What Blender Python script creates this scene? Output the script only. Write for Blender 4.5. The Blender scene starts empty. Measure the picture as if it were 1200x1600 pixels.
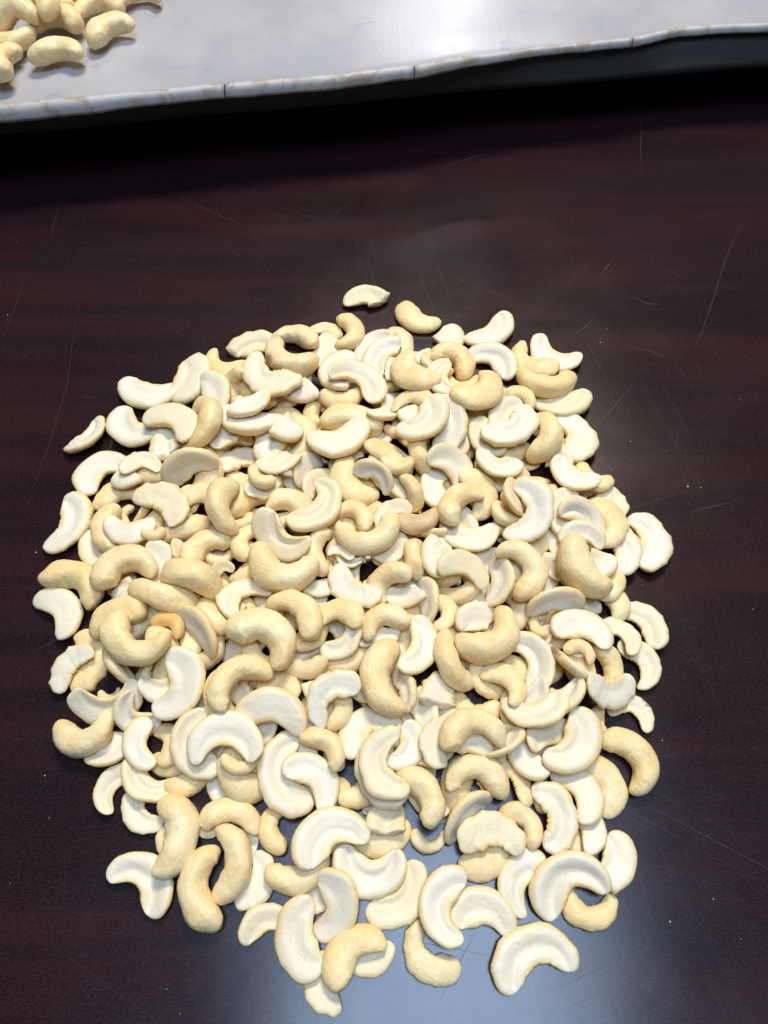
import bpy, math, random
from mathutils import Vector, Quaternion, noise

# ------------------------------------------------------------------ camera, light, exposure
scene = bpy.context.scene
COL = scene.collection
CAM_Z, PITCH, FPX = .30, math.radians(60), 1155.0
cam_data = bpy.data.cameras.new('camera')
cam_data.sensor_fit = 'VERTICAL'; cam_data.sensor_height = 24; cam_data.lens = 24 * FPX / 1600
cam_data.clip_start = .01; cam_data.clip_end = 50
cam = bpy.data.objects.new('camera', cam_data); COL.objects.link(cam)
cam.location = (0, 0, CAM_Z); cam.rotation_euler = (math.pi / 2 - PITCH, 0, 0)
scene.camera = cam

world = bpy.data.worlds.new('World'); scene.world = world; world.use_nodes = True
bg = world.node_tree.nodes['Background']
bg.inputs[0].default_value = (.80, .86, 1, 1); bg.inputs[1].default_value = .075

def lamp(name, loc, aim, sx, sy, watts, col, spread=180):
    d = bpy.data.lights.new(name, 'AREA'); d.shape = 'RECTANGLE'; d.size = sx; d.size_y = sy
    d.energy = watts; d.color = col; d.spread = math.radians(spread)
    o = bpy.data.objects.new(name, d); COL.objects.link(o); o.location = loc
    o.rotation_euler = (Vector(aim) - Vector(loc)).to_track_quat('-Z', 'Y').to_euler()
    return o
lamp('ceiling_panel_lamp', (.14, -.07, 1.75), (.14, -.07, 0), .70, .74, 26, (.50, .70, 1))
lamp('ceiling_tube_lamp', (.16, 1.16, 1.75), (.0, .2, 0), .60, .36, 38, (1, .92, .79))
lamp('far_tube_lamp', (.22, 2.6, 1.18), (.05, .5, .05), .13, .45, 4.2, (.95, .97, 1))

vs = scene.view_settings
vs.view_transform = 'Standard'; vs.look = 'None'; vs.gamma = 1; vs.use_curve_mapping = False; vs.exposure = -.11

# ------------------------------------------------------------------ helpers
def at(px, py, z):                       # point of the place at height z that the photograph shows at (px, py)
    u, v = (px - 600) / FPX, (py - 800) / FPX
    d = Vector((u, math.cos(PITCH) - v * math.sin(PITCH), -math.sin(PITCH) - v * math.cos(PITCH)))
    return Vector((0, 0, CAM_Z)) + d * ((z - CAM_Z) / d.z)
def obj(name, verts, faces, mat, parent=None, smooth=True):
    me = bpy.data.meshes.new(name); me.from_pydata([tuple(v) for v in verts], [], faces); me.validate()
    me.materials.append(mat)
    if smooth: me.polygons.foreach_set('use_smooth', [True] * len(me.polygons))
    me.update()
    o = bpy.data.objects.new(name, me); COL.objects.link(o); o.parent = parent
    return o
class NT:
    def __init__(s, name):
        s.m = bpy.data.materials.new(name); s.m.use_nodes = True; s.t = s.m.node_tree; s.b = s.t.nodes['Principled BSDF']
        s.out = s.t.nodes['Material Output']
    def n(s, typ, **kw):
        x = s.t.nodes.new('ShaderNode' + typ)
        for k, v in kw.items():
            if k.startswith('i_'):
                key = k[2:]; key = int(key) if key.isdigit() else key.replace('_', ' ')
                s.put(x.inputs[key], v)
            else: setattr(x, k, v)
        return x
    def put(s, sock, v):
        if isinstance(v, bpy.types.NodeSocket): s.t.links.new(v, sock)
        else: sock.default_value = v
    def math(s, op, a, b=0.0, c=None, clamp=False):
        x = s.n('Math', operation=op, use_clamp=clamp); s.put(x.inputs[0], a); s.put(x.inputs[1], b)
        if c is not None: s.put(x.inputs[2], c)
        return x.outputs[0]
    def mix(s, f, a, b):
        x = s.n('Mix', data_type='RGBA'); s.put(x.inputs[0], f); s.put(x.inputs[6], a); s.put(x.inputs[7], b); return x.outputs[2]
    def ramp(s, f, lo, hi):
        x = s.n('MapRange', interpolation_type='SMOOTHSTEP'); s.put(x.inputs[0], f); s.put(x.inputs[1], lo); s.put(x.inputs[2], hi); return x.outputs[0]
    def noise(s, vec, scale, detail=3, rough=.55, dist=0):
        x = s.n('TexNoise', i_Scale=scale, i_Detail=detail, i_Roughness=rough, i_Distortion=dist); s.put(x.inputs['Vector'], vec); return x.outputs[0]
    def mapped(s, vec, scale=(1, 1, 1), rot=(0, 0, 0), loc=(0, 0, 0)):
        x = s.n('Mapping'); s.put(x.inputs[0], vec); x.inputs[1].default_value = loc; x.inputs[2].default_value = rot; x.inputs[3].default_value = scale; return x.outputs[0]
    def bump(s, h, strength, dist, normal=None):
        x = s.n('Bump', i_Strength=strength, i_Distance=dist); s.put(x.inputs['Height'], h)
        if normal is not None: s.put(x.inputs['Normal'], normal)
        return x.outputs[0]
    def set(s, **kw):
        for k, v in kw.items(): s.put(s.b.inputs[k.replace('_', ' ')], v)

# ------------------------------------------------------------------ materials
def table_material():
    m = NT('dark_mahogany_laminate'); co = m.n('TexCoord').outputs['Object']
    g1 = m.noise(m.mapped(co, (5, 42, 1)), 1, 5, .6, .6)
    g2 = m.noise(m.mapped(co, (18, 420, 1)), 1, 4, .65)
    cl = m.noise(co, 7, 2)
    c = m.mix(m.ramp(g1, .34, .74), (.0112, .0044, .0054, 1), (.036, .0074, .0086, 1))
    c = m.mix(m.math('MULTIPLY', m.ramp(g2, .45, .8), .5), c, (.024, .012, .0145, 1))
    c = m.mix(m.math('MULTIPLY', m.ramp(cl, .5, .75), .5), c, (.0090, .0068, .0095, 1))
    gr = m.noise(m.mapped(co, (700, 1700, 1)), 1, 2, .6)
    c = m.mix(m.math('MULTIPLY', m.ramp(gr, .46, .66), .55), c, (.030, .019, .023, 1))
    c = m.mix(m.math('MULTIPLY', m.ramp(gr, .50, .34), .5), c, (.004, .003, .004, 1))
    # fine hairline scratches in three directions
    tot = None
    for k, (ang, s) in enumerate(((.5, 1), (1.35, 1.3), (2.3, .9), (2.8, 1.6))):
        w = m.noise(m.mapped(m.mapped(co, rot=(0, 0, ang)), (6 * s, 1500 * s, 1), loc=(k * 3.1, k * 1.7, 0)), 1, 2, .5)
        h = m.ramp(w, .68, .80); tot = h if tot is None else m.math('MAXIMUM', tot, h)
    sm = m.noise(co, 22, 4, .6)
    r = m.math('ADD', .205, m.math('MULTIPLY', m.math('SUBTRACT', sm, .5), .14))
    r = m.math('ADD', r, m.math('MULTIPLY', tot, .12))
    fine = m.noise(m.mapped(co, (350, 900, 1)), 1, 3)
    nb = m.bump(m.math('ADD', m.math('MULTIPLY', fine, .6), m.math('MULTIPLY', tot, -.22)), .10, .0002)
    m.set(Base_Color=m.mix(m.math('MULTIPLY', tot, .02), c, (.09, .075, .08, 1)), Roughness=r, Normal=nb, IOR=1.5)
    return m.m
def scratch_material():
    m = NT('scratched_varnish'); co = m.n('TexCoord').outputs['Object']
    n = m.noise(co, 600, 3)
    m.set(Base_Color=m.mix(n, (.015, .009, .011, 1), (.075, .060, .064, 1)), Roughness=.6); return m.m
def aluminium_material(name, worn):
    m = NT(name); co = m.n('TexCoord').outputs['Object']
    n = m.noise(co, 16, 5, .6); f = m.noise(m.mapped(co, (900, 60, 200)), 1, 3); d = m.noise(co, 45, 3, .5, .8)
    c = m.mix(m.ramp(n, .35, .7), (.46, .45, .465, 1), (.53, .505, .51, 1))
    c = m.mix(m.math('MULTIPLY', m.ramp(m.noise(co, 5, 2), .52, .68), .5), c, (.54, .46, .42, 1))
    c = m.mix(m.math('MULTIPLY', m.ramp(d, .63, .72), .35), c, (.28, .30, .38, 1))
    c = m.mix(m.math('MULTIPLY', m.ramp(m.noise(co, 130, 2), .74, .78), .6), c, (.42, .26, .16, 1))
    if worn:
        c = m.mix(.65, c, (.52, .485, .44, 1))
        st = m.noise(m.mapped(co, (1, 1, 1), loc=(.4, 0, 0)), 90, 5, .65, .5)
        c = m.mix(m.math('MULTIPLY', m.ramp(st, .46, .62), .75), c, (.36, .26, .16, 1))
        c = m.mix(m.ramp(m.noise(co, 420, 3), .70, .76), c, (.08, .05, .045, 1))
    m.set(Base_Color=c, Metallic=.05 if worn else .2, Roughness=m.math('ADD', .50 if worn else .22, m.math('MULTIPLY', n, .22)), Normal=m.bump(m.math('ADD', f, m.math('MULTIPLY', n, 3)), .12, .0004)); return m.m
def wall_material():  # tray metal darkened: the front wall's shade is put into the colour
    m = NT('shaded_tray_metal'); co = m.n('TexCoord').outputs['Object']; n = m.noise(co, 60, 4)
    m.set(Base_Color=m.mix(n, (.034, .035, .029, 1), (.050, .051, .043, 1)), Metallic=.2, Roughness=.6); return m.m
def plain(name, col, rough):
    m = NT(name); co = m.n('TexCoord').outputs['Object']; n = m.noise(co, 80, 4)
    m.set(Base_Color=m.mix(n, tuple(v * .8 for v in col) + (1,), tuple(min(1, v * 1.15) for v in col) + (1,)), Roughness=rough); return m.m
def nut_material(name, tint=None, stain=None):
    """cream skin outside, pale ivory cut face; the attribute 'cut' (0 skin .. 1 cut face) comes with the mesh"""
    m = NT(name); co = m.n('TexCoord').outputs['Object']; oi = m.n('ObjectInfo')
    rnd = oi.outputs['Random']
    off = m.n('VectorMath', operation='SCALE'); off.inputs[0].default_value = (37, 91, 53); m.put(off.inputs['Scale'], rnd)
    vec = m.n('VectorMath', operation='ADD'); m.put(vec.inputs[0], co); m.put(vec.inputs[1], off.outputs[0]); v = vec.outputs[0]
    cut = m.n('Attribute', attribute_name='cut').outputs['Fac']
    big = m.noise(v, 2.2, 3); mid = m.noise(v, 7, 4, .6); fine = m.noise(v, 34, 4, .6)
    skinA, skinB, skinC = (.90, .69, .345, 1), (.89, .63, .28, 1), (.90, .735, .43, 1)
    if tint: skinA = skinB = tint + (1,); skinC = tuple(min(1, t * 1.1) for t in tint) + (1,)
    r2 = m.math('FRACT', m.math('MULTIPLY', rnd, 13.7))
    sk = m.mix(rnd, skinA, skinC); sk = m.mix(m.ramp(big, .35, .7), sk, skinB)
    sk = m.mix(m.math('MULTIPLY', m.ramp(mid, .55, .75), .4), sk, (.90, .80, .60, 1))
    # wrinkles of the skin
    wr = m.noise(v, 10, 2.5, .5, .5)
    wr2 = m.noise(m.mapped(v, (20, 5, 9)), 1, 2.5, .5, .6)
    sk = m.mix(m.math('MULTIPLY', m.ramp(wr, .50, .36), .16), sk, (.70, .52, .27, 1))
    fa = m.mix(m.ramp(r2, .35, 1.1), (.85, .755, .585, 1), (.84, .69, .43, 1))
    fa = m.mix(m.math('MULTIPLY', m.ramp(big, .46, .72), .6), fa, (.81, .69, .45, 1))
    fa = m.mix(m.math('MULTIPLY', m.ramp(mid, .6, .78), .35), fa, (.78, .68, .50, 1))
    vo = m.n('TexVoronoi', i_Scale=11.0); m.put(vo.inputs['Vector'], v)
    sp = m.math('MULTIPLY', m.math('LESS_THAN', vo.outputs['Distance'], .085), m.math('GREATER_THAN', m.noise(v, 3, 1), .55))
    fa = m.mix(m.math('MULTIPLY', sp, .55), fa, (.25, .17, .10, 1))
    cm = m.math('ADD', cut, m.math('MULTIPLY', m.math('SUBTRACT', mid, .5), .5)); cm = m.ramp(cm, .26, .98)
    c = m.mix(cm, sk, fa)
    if stain:
        d = m.n('VectorMath', operation='DISTANCE'); m.put(d.inputs[0], co); d.inputs[1].default_value = stain
        f = m.math('ADD', d.outputs['Value'], m.math('MULTIPLY', m.math('SUBTRACT', wr, .5), .35))
        c = m.mix(m.math('MULTIPLY', m.ramp(f, .16, .06), .85), c, (.36, .17, .11, 1))
    h = m.math('ADD', m.math('MULTIPLY', wr, .9), m.math('MULTIPLY', wr2, .55)); h = m.math('ADD', h, m.math('MULTIPLY', fine, .05))
    hs = m.math('MULTIPLY', h, m.math('SUBTRACT', 1.0, m.math('MULTIPLY', cm, .93)))
    nb = m.bump(hs, .11, .05)
    m.set(Base_Color=c, Roughness=m.math('ADD', .34, m.math('MULTIPLY', fine, .15)), Normal=nb)
    m.b.inputs['Specular IOR Level'].default_value = .4
    m.set(Subsurface_Weight=.30, Subsurface_Radius=(.0026, .0016, .0008), Subsurface_Scale=1.0)
    return m.m
M_TABLE = table_material(); M_SCR = scratch_material(); M_ALU = aluminium_material('brushed_aluminium', False); M_RIM = aluminium_material('worn_aluminium_rim', True)
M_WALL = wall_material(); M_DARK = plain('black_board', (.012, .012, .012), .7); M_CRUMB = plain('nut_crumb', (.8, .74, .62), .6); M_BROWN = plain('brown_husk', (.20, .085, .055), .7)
M_NUT = nut_material('cashew_flesh'); M_AMBER = nut_material('toasted_amber_cashew', (.74, .46, .15)); M_AMBER2 = nut_material('warm_cashew', (.79, .58, .30)); M_TAN = nut_material('tan_wrinkled_cashew', (.66, .46, .23))
M_STAIN = nut_material('husk_stained_cashew', None, (-.30, .24, .08))

SCRATCHES = [([(920, 672), (955, 640), (985, 607)], 0.0003), ([(897, 524), (915, 510), (929, 498)], 0.0003), ([(990, 543), (1015, 548), (1040, 558)], 0.0003), ([(1005, 580), (1019, 567)], 0.0003), ([(1055, 572), (1073, 592)], 0.0004), ([(1087, 545), (1110, 480), (1135, 400), (1160, 345)], 0.0002), ([(1080, 800), (1110, 792), (1141, 785)], 0.0003), ([(1003, 180), (1001, 220), (1002, 268)], 0.0002), ([(690, 262), (740, 245), (795, 232)], 0.0002), ([(0, 535), (20, 490), (38, 438)], 0.0002), ([(80, 370), (85, 345), (91, 325)], 0.0002), ([(115, 622), (135, 621), (160, 619)], 0.0002), ([(280, 308), (340, 335), (400, 362)], 0.0002), ([(7, 352), (20, 344)], 0.0003), ([(50, 1017), (75, 1007), (95, 995)], 0.0002), ([(40, 790), (75, 700), (105, 600), (118, 500)], 0.00015), ([(980, 1300), (1000, 1370), (1030, 1480)], 0.0002), ([(690, 1560), (720, 1500), (745, 1455)], 0.00018), ([(640, 1470), (700, 1480), (770, 1495)], 0.00015), ([(935, 434), (950, 415), (960, 402)], 0.0003), ([(985, 462), (1010, 474), (1030, 476)], 0.0004), ([(1100, 526), (1115, 536)], 0.0006), ([(1110, 548), (1122, 554)], 0.0007)]
SPECKS = [(938, 535, 0.4), (812, 532, 0.3), (948, 514, 0.3), (1075, 760, 0.6), (1095, 762, 0.35), (985, 690, 0.25), (56, 863, 0.4), (1047, 1440, 0.35), (1020, 805, 0.3), (955, 733, 0.25), (12, 492, 0.4), (1035, 1157, 0.3), (700, 500, 0.25), (70, 1212, 0.3)]

# ------------------------------------------------------------------ table top
def grid(x0, x1, y0, y1, z, n):
    vs_ = [(x0 + (x1 - x0) * i / n, y0 + (y1 - y0) * j / n, z) for j in range(n + 1) for i in range(n + 1)]
    fs = [(j * (n + 1) + i, j * (n + 1) + i + 1, (j + 1) * (n + 1) + i + 1, (j + 1) * (n + 1) + i) for j in range(n) for i in range(n)]
    return vs_, fs
table = obj('tabletop', [(x, y, z) for z in (-.025, 0) for x, y in ((-.75, -.35), (.75, -.35), (.75, 1.1), (-.75, 1.1))],
            [(3, 2, 1, 0), (4, 5, 6, 7), (0, 1, 5, 4), (1, 2, 6, 5), (2, 3, 7, 6), (3, 0, 4, 7)], M_TABLE, smooth=False)
table['kind'] = 'structure'
def scratch(pts, w):
    P = [at(x, y, .00006) for x, y in pts]; V, Fc = [], []
    for i, p in enumerate(P):
        t = (P[min(i + 1, len(P) - 1)] - P[max(i - 1, 0)]).normalized(); nrm = Vector((-t.y, t.x, 0))
        k = w * (.25 if i in (0, len(P) - 1) else 1) / 2
        V += [p + nrm * k, p - nrm * k]
        if i: Fc.append((2 * i - 2, 2 * i - 1, 2 * i + 1, 2 * i))
    obj('scratch', V, Fc, M_SCR, table)
for pts, w in SCRATCHES: scratch(pts, w)

# ------------------------------------------------------------------ metal tray on its dark support, beyond the heap
tray = bpy.data.objects.new('metal_tray', None); COL.objects.link(tray)
tray.location = at(600, 150, .03)
tray['label'] = 'battered grey aluminium tray with wavy worn rim holding whole cashews'; tray['category'] = 'tray'
def tpart(name, V, Fc, mat, smooth=True):
    o = obj(name, [v - tray.location for v in V], Fc, mat, tray, smooth); return o
FZ = .052
def lerp(tab, x):
    for (xa, ya), (xb, yb) in zip(tab, tab[1:]):
        if x <= xb: t = (x - xa) / (xb - xa); t = t * t * (3 - 2 * t) * .35 + t * .65; return ya + (yb - ya) * t
    return tab[-1][1]
RTOP = [(-260, 192), (0, 164), (120, 153), (240, 142), (352, 131), (500, 119), (647, 103), (750, 86), (860, 72), (985, 60), (1060, 44), (1130, 39), (1200, 37), (1460, 15)]
RBOT = [(-260, 222), (0, 193), (120, 181), (240, 165), (352, 154), (500, 143), (647, 124), (740, 104), (860, 86), (985, 75), (1060, 58), (1130, 53), (1200, 51), (1460, 28)]
WBOT = [(-260, 235), (0, 211), (400, 174), (800, 138), (1200, 105), (1460, 83)]
xs = [-260 + 1720 * i / 172 for i in range(173)]
back = Vector((.085, 1, 0)).normalized()
def top_pt(x): return at(x, lerp(RTOP, x), FZ)
def drop(x): return (lerp(RBOT, x) - lerp(RTOP, x)) * .00025
def low_pt(x):
    # the lip hangs in front of and below the sheet
    return at(x, lerp(RBOT, x), FZ - drop(x))
# sheet (floor) with a soft crease before the lip
V, Fc = [], []
cols = (0, .004, .010, .03, .08, .16, .26, .36)
for i, x in enumerate(xs):
    p = top_pt(x)
    for j, d in enumerate(cols):
        q = p + back * d; dz = -.0016 * math.exp(-((d - .010) / .006) ** 2) + .0006 * noise.noise(q * 22) * min(1, d / .02)
        V.append(q + Vector((0, 0, dz)))
    if i:
        a, b = (i - 1) * len(cols), i * len(cols)
        Fc += [(a + j, b + j, b + j + 1, a + j + 1) for j in range(len(cols) - 1)]
tpart('tray_floor', V, Fc, M_ALU)
# rolled lip, split by three cracks
edges = [-260, 352, 647, 987, 1460]
for k in range(4):
    xa, xb = edges[k] + (.9 if k else 0), edges[k + 1] - (.9 if k < 3 else 0)
    n = max(8, int((xb - xa) / 9)); V, Fc = [], []
    prof = 9
    for i in range(n + 1):
        x = xa + (xb - xa) * i / n; p, q = top_pt(x), low_pt(x); out = (q - p); out.z = 0
        wob = .0004 * noise.noise(Vector((x * .03, 0, 3))) + .0003 * noise.noise(Vector((x * .11, 5, 0)))
        for j in range(prof):
            a = j / (prof - 1) * math.pi * .50 - .12
            s = math.sin(min(max(a, 0), math.pi / 2)); t = 1 - math.cos(max(a, 0))
            V.append(p + out * s * 1.0 + Vector((0, 0, .0009 * math.sin(j / (prof - 1) * math.pi) + wob * s - drop(x) * t / (1 - math.cos(math.pi * .50 - .12)))) + (back * .0012 if j == 0 else Vector()))
        if i: Fc += [((i - 1) * prof + j, (i - 1) * prof + j + 1, i * prof + j + 1, i * prof + j) for j in range(prof - 1)]
    rim = tpart('rim_segment', V, Fc, M_RIM)
    so = rim.modifiers.new('thick', 'SOLIDIFY'); so.thickness = .0011; so.offset = -1
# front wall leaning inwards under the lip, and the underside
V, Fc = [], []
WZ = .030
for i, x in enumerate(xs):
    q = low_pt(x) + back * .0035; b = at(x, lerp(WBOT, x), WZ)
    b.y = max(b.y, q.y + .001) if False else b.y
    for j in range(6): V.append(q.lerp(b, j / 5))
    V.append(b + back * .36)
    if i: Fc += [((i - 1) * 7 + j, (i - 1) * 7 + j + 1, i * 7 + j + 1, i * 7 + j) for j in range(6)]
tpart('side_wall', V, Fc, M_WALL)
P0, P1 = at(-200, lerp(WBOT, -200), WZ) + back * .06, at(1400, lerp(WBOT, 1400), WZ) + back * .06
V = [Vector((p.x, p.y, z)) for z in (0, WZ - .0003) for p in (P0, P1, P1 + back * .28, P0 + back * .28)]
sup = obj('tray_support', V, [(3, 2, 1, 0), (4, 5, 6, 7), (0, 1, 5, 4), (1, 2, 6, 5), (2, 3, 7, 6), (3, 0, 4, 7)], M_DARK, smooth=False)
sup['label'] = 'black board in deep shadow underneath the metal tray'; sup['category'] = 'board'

# ------------------------------------------------------------------ cashews
# ---- cashew profile: unit chord length 1, opening towards +X, thickness along Z
def profile(kind, seed):
    r = random.Random(seed * 7919 + 13)
    sweep = math.radians(r.uniform(168, 222)); W = r.uniform(.186, .222); asym = r.uniform(.10, .34) * r.choice((-1, 1))
    u0, u1, cut0, cut1 = 0.0, 1.0, False, False
    if kind == 'whole': W *= r.uniform(.80, .94); H = W * r.uniform(.86, 1.0)
    else: H = W * r.uniform(.66, .94)                     # depth of the dome of a half
    if kind == 'piece':
        u0 = r.uniform(.42, .56); cut0 = True
        sweep *= .9; W *= 1.05; H *= .95
    if kind == 'chip':                                      # half with one arm broken off
        u0 = r.uniform(.20, .32); cut0 = True
    R0 = .5 - W
    p1, p2 = r.uniform(2.0, 4.2), r.uniform(2.0, 4.4); ell = r.uniform(.86, 1.06)
    jg = r.choice((0, 0, 0, .10, .18)); jf = r.uniform(0, 9)
    st = []; n = 34
    for i in range(n):
        a = i / (n - 1)
        a = .5 - .5 * math.cos(math.pi * a) if not cut0 else math.sin(a * math.pi / 2)
        u = u0 + (u1 - u0) * a
        th = math.pi + (u - .5) * sweep
        rr = R0 * (1 + .10 * asym * (u - .5) * 2)
        q = abs(2 * u - 1)
        e = max(0.0, 1 - q ** (p1 if u < .5 else p2)) ** .5
        w = W * (1 + asym * (u - .5) * -1.2) * e
        w *= 1 - (jg if kind != 'whole' else 0) * abs(math.sin(u * 9 + jf) * math.sin(u * 23 + jf * 2))
        if cut0 and i == 0: w *= .55
        st.append((rr * ell * math.cos(th), rr * math.sin(th), w, H * w / W, u, th))
    # centre on the bounding box
    xs = [s[0] + k * s[2] * math.cos(s[5]) for s in st for k in (-1, 1)]; ys = [s[1] + k * s[2] * math.sin(s[5]) for s in st for k in (-1, 1)]
    cx, cy = (min(xs) + max(xs)) / 2, (min(ys) + max(ys)) / 2
    f = 1.0 / max(max(ys) - min(ys), .8 * (max(xs) - min(xs)))
    st = [((s[0] - cx) * f, (s[1] - cy) * f, s[2] * f, s[3] * f, s[4], s[5]) for s in st]
    return st, dict(r=r, W=W * f, H=H * f, cut0=cut0)
def nut_mesh(kind, seed):
    st, inf = profile(kind, seed); r = inf['r']; H = inf['H']; whole = kind == 'whole'
    sd = Vector((seed * 3.7, len(kind) * 5.1, seed * 1.3))
    V, cut, ring = [], [], 22
    gs, gd, gw = r.uniform(-.42, .0), r.uniform(.12, .46) * (1 if r.random() < .7 else .25), r.uniform(.16, .36)
    g2, d2 = r.uniform(.1, .5), r.uniform(0, .22)
    twist, bow, dish = r.uniform(-.22, .22), r.uniform(-.10, .18), r.uniform(-.03, .12)
    edge = r.uniform(.02, .06); seam = r.uniform(.02, .07)
    mir = -1 if seed % 2 else 1
    NTOP = 12
    for i, (cx, cy, w, h, u, th) in enumerate(st):
        nx, ny = math.cos(th), math.sin(th)
        w2 = max(w, .004); h2 = max(h, .003)
        cutting = inf['cut0'] and i < 3
        for j in range(ring):
            if whole:
                a = 2 * math.pi * j / ring; ca, sa = math.cos(a), math.sin(a)
                s = math.copysign(abs(ca) ** .92, ca); zz = math.copysign(abs(sa) ** .92, sa) * h2
                s *= 1 - seam * math.exp(-(zz / (h2 * .16)) ** 2) * (1 if ca > 0 else .5)    # seam round the edge
                m = 0.0
            else:
                if j < NTOP:                                  # flat cut face
                    s = 1 - 2 * j / (NTOP - 1); s = math.copysign(1 - (1 - abs(s)) ** 1.25, s)
                    rim = max(0, (abs(s) - .80) / .20)
                    zz = h2 * .5 - h2 * (.20 * rim * rim) - h2 * gd * math.exp(-((s - gs) / gw) ** 2) * min(1, w2 / (inf['W'] * .7)) + h2 * dish * (s * s - .4) - h2 * d2 / (1 + math.exp(-(g2 - s) * 16)) * min(1, w2 / (inf['W'] * .7))
                    m = 1 - max(0, min(1, (abs(s - .06) - .50) / .42)) ** 1.6; m *= min(1, w2 / (inf['W'] * .30))
                else:                                         # dome
                    a = math.pi * (j - NTOP + 1) / (ring - NTOP + 1); ca, sa = math.cos(a), math.sin(a)
                    s = -math.copysign(abs(ca) ** .85, ca) * 1.0; zz = h2 * .3 - (h2 * .8) * abs(sa) ** .85
                    m = 0.0
            if cutting and not whole: m = max(m, .9 if i == 0 else .4)
            x, y = cx + nx * s * w2, cy + ny * s * w2
            p = Vector((x, y, zz)) + sd
            k = .030 if not whole else .040
            dv = noise.noise_vector(p * 3.2) * k + noise.noise_vector(p * 8) * k * (.33 if not whole else .26)
            if not whole and j < NTOP: dv.z *= .45
            x += dv.x; y += dv.y; zz += dv.z
            if whole:                                         # creases across the concave side, a little nib at one end
                inner = math.exp(-((s + 1) / .75) ** 2)
                cr = -.035 * inner * abs(noise.noise(Vector((u * 9, zz * 5, seed * 2.3)))) * (w2 / inf['W'])
                nb = .035 * math.exp(-((u - .93) / .035) ** 2) * math.exp(-((s + .7) / .5) ** 2)
                x -= nx * (nb + cr * 1.0); y -= ny * (nb + cr * 1.0); zz *= 1 + cr * 2.2
            if cutting: x += .05 * noise.noise(p * 9); y += .05 * noise.noise(p * 9 + Vector((4, 4, 4)))
            zz += twist * x * y + bow * (y * y - .08)
            V.append((x, y * mir, zz)); cut.append(m)
    n = len(st)
    Fc = [(i * ring + j, i * ring + (j + 1) % ring, (i + 1) * ring + (j + 1) % ring, (i + 1) * ring + j) for i in range(n - 1) for j in range(ring)]
    Fc += [tuple(reversed(range(ring))), tuple((n - 1) * ring + j for j in range(ring))]
    if mir < 0: Fc = [tuple(reversed(f)) for f in Fc]
    me = bpy.data.meshes.new({'half': 'cashew_half', 'chip': 'broken_cashew_half', 'whole': 'whole_cashew', 'piece': 'cashew_piece'}[kind])
    me.from_pydata(V, [], Fc); me.validate()
    at_ = me.attributes.new('cut', 'FLOAT', 'POINT'); at_.data.foreach_set('value', cut)
    me.polygons.foreach_set('use_smooth', [True] * len(me.polygons)); me.update()
    return me
MESH = {}
def get_mesh(kind, var, mat):
    k = (kind, var, mat.name)
    if k not in MESH:
        base = MESH.get((kind, var, M_NUT.name))
        me = base.copy() if base else nut_mesh(kind, var)
        me.materials.clear(); me.materials.append(mat); MESH[k] = me
    return MESH[k]
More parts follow.
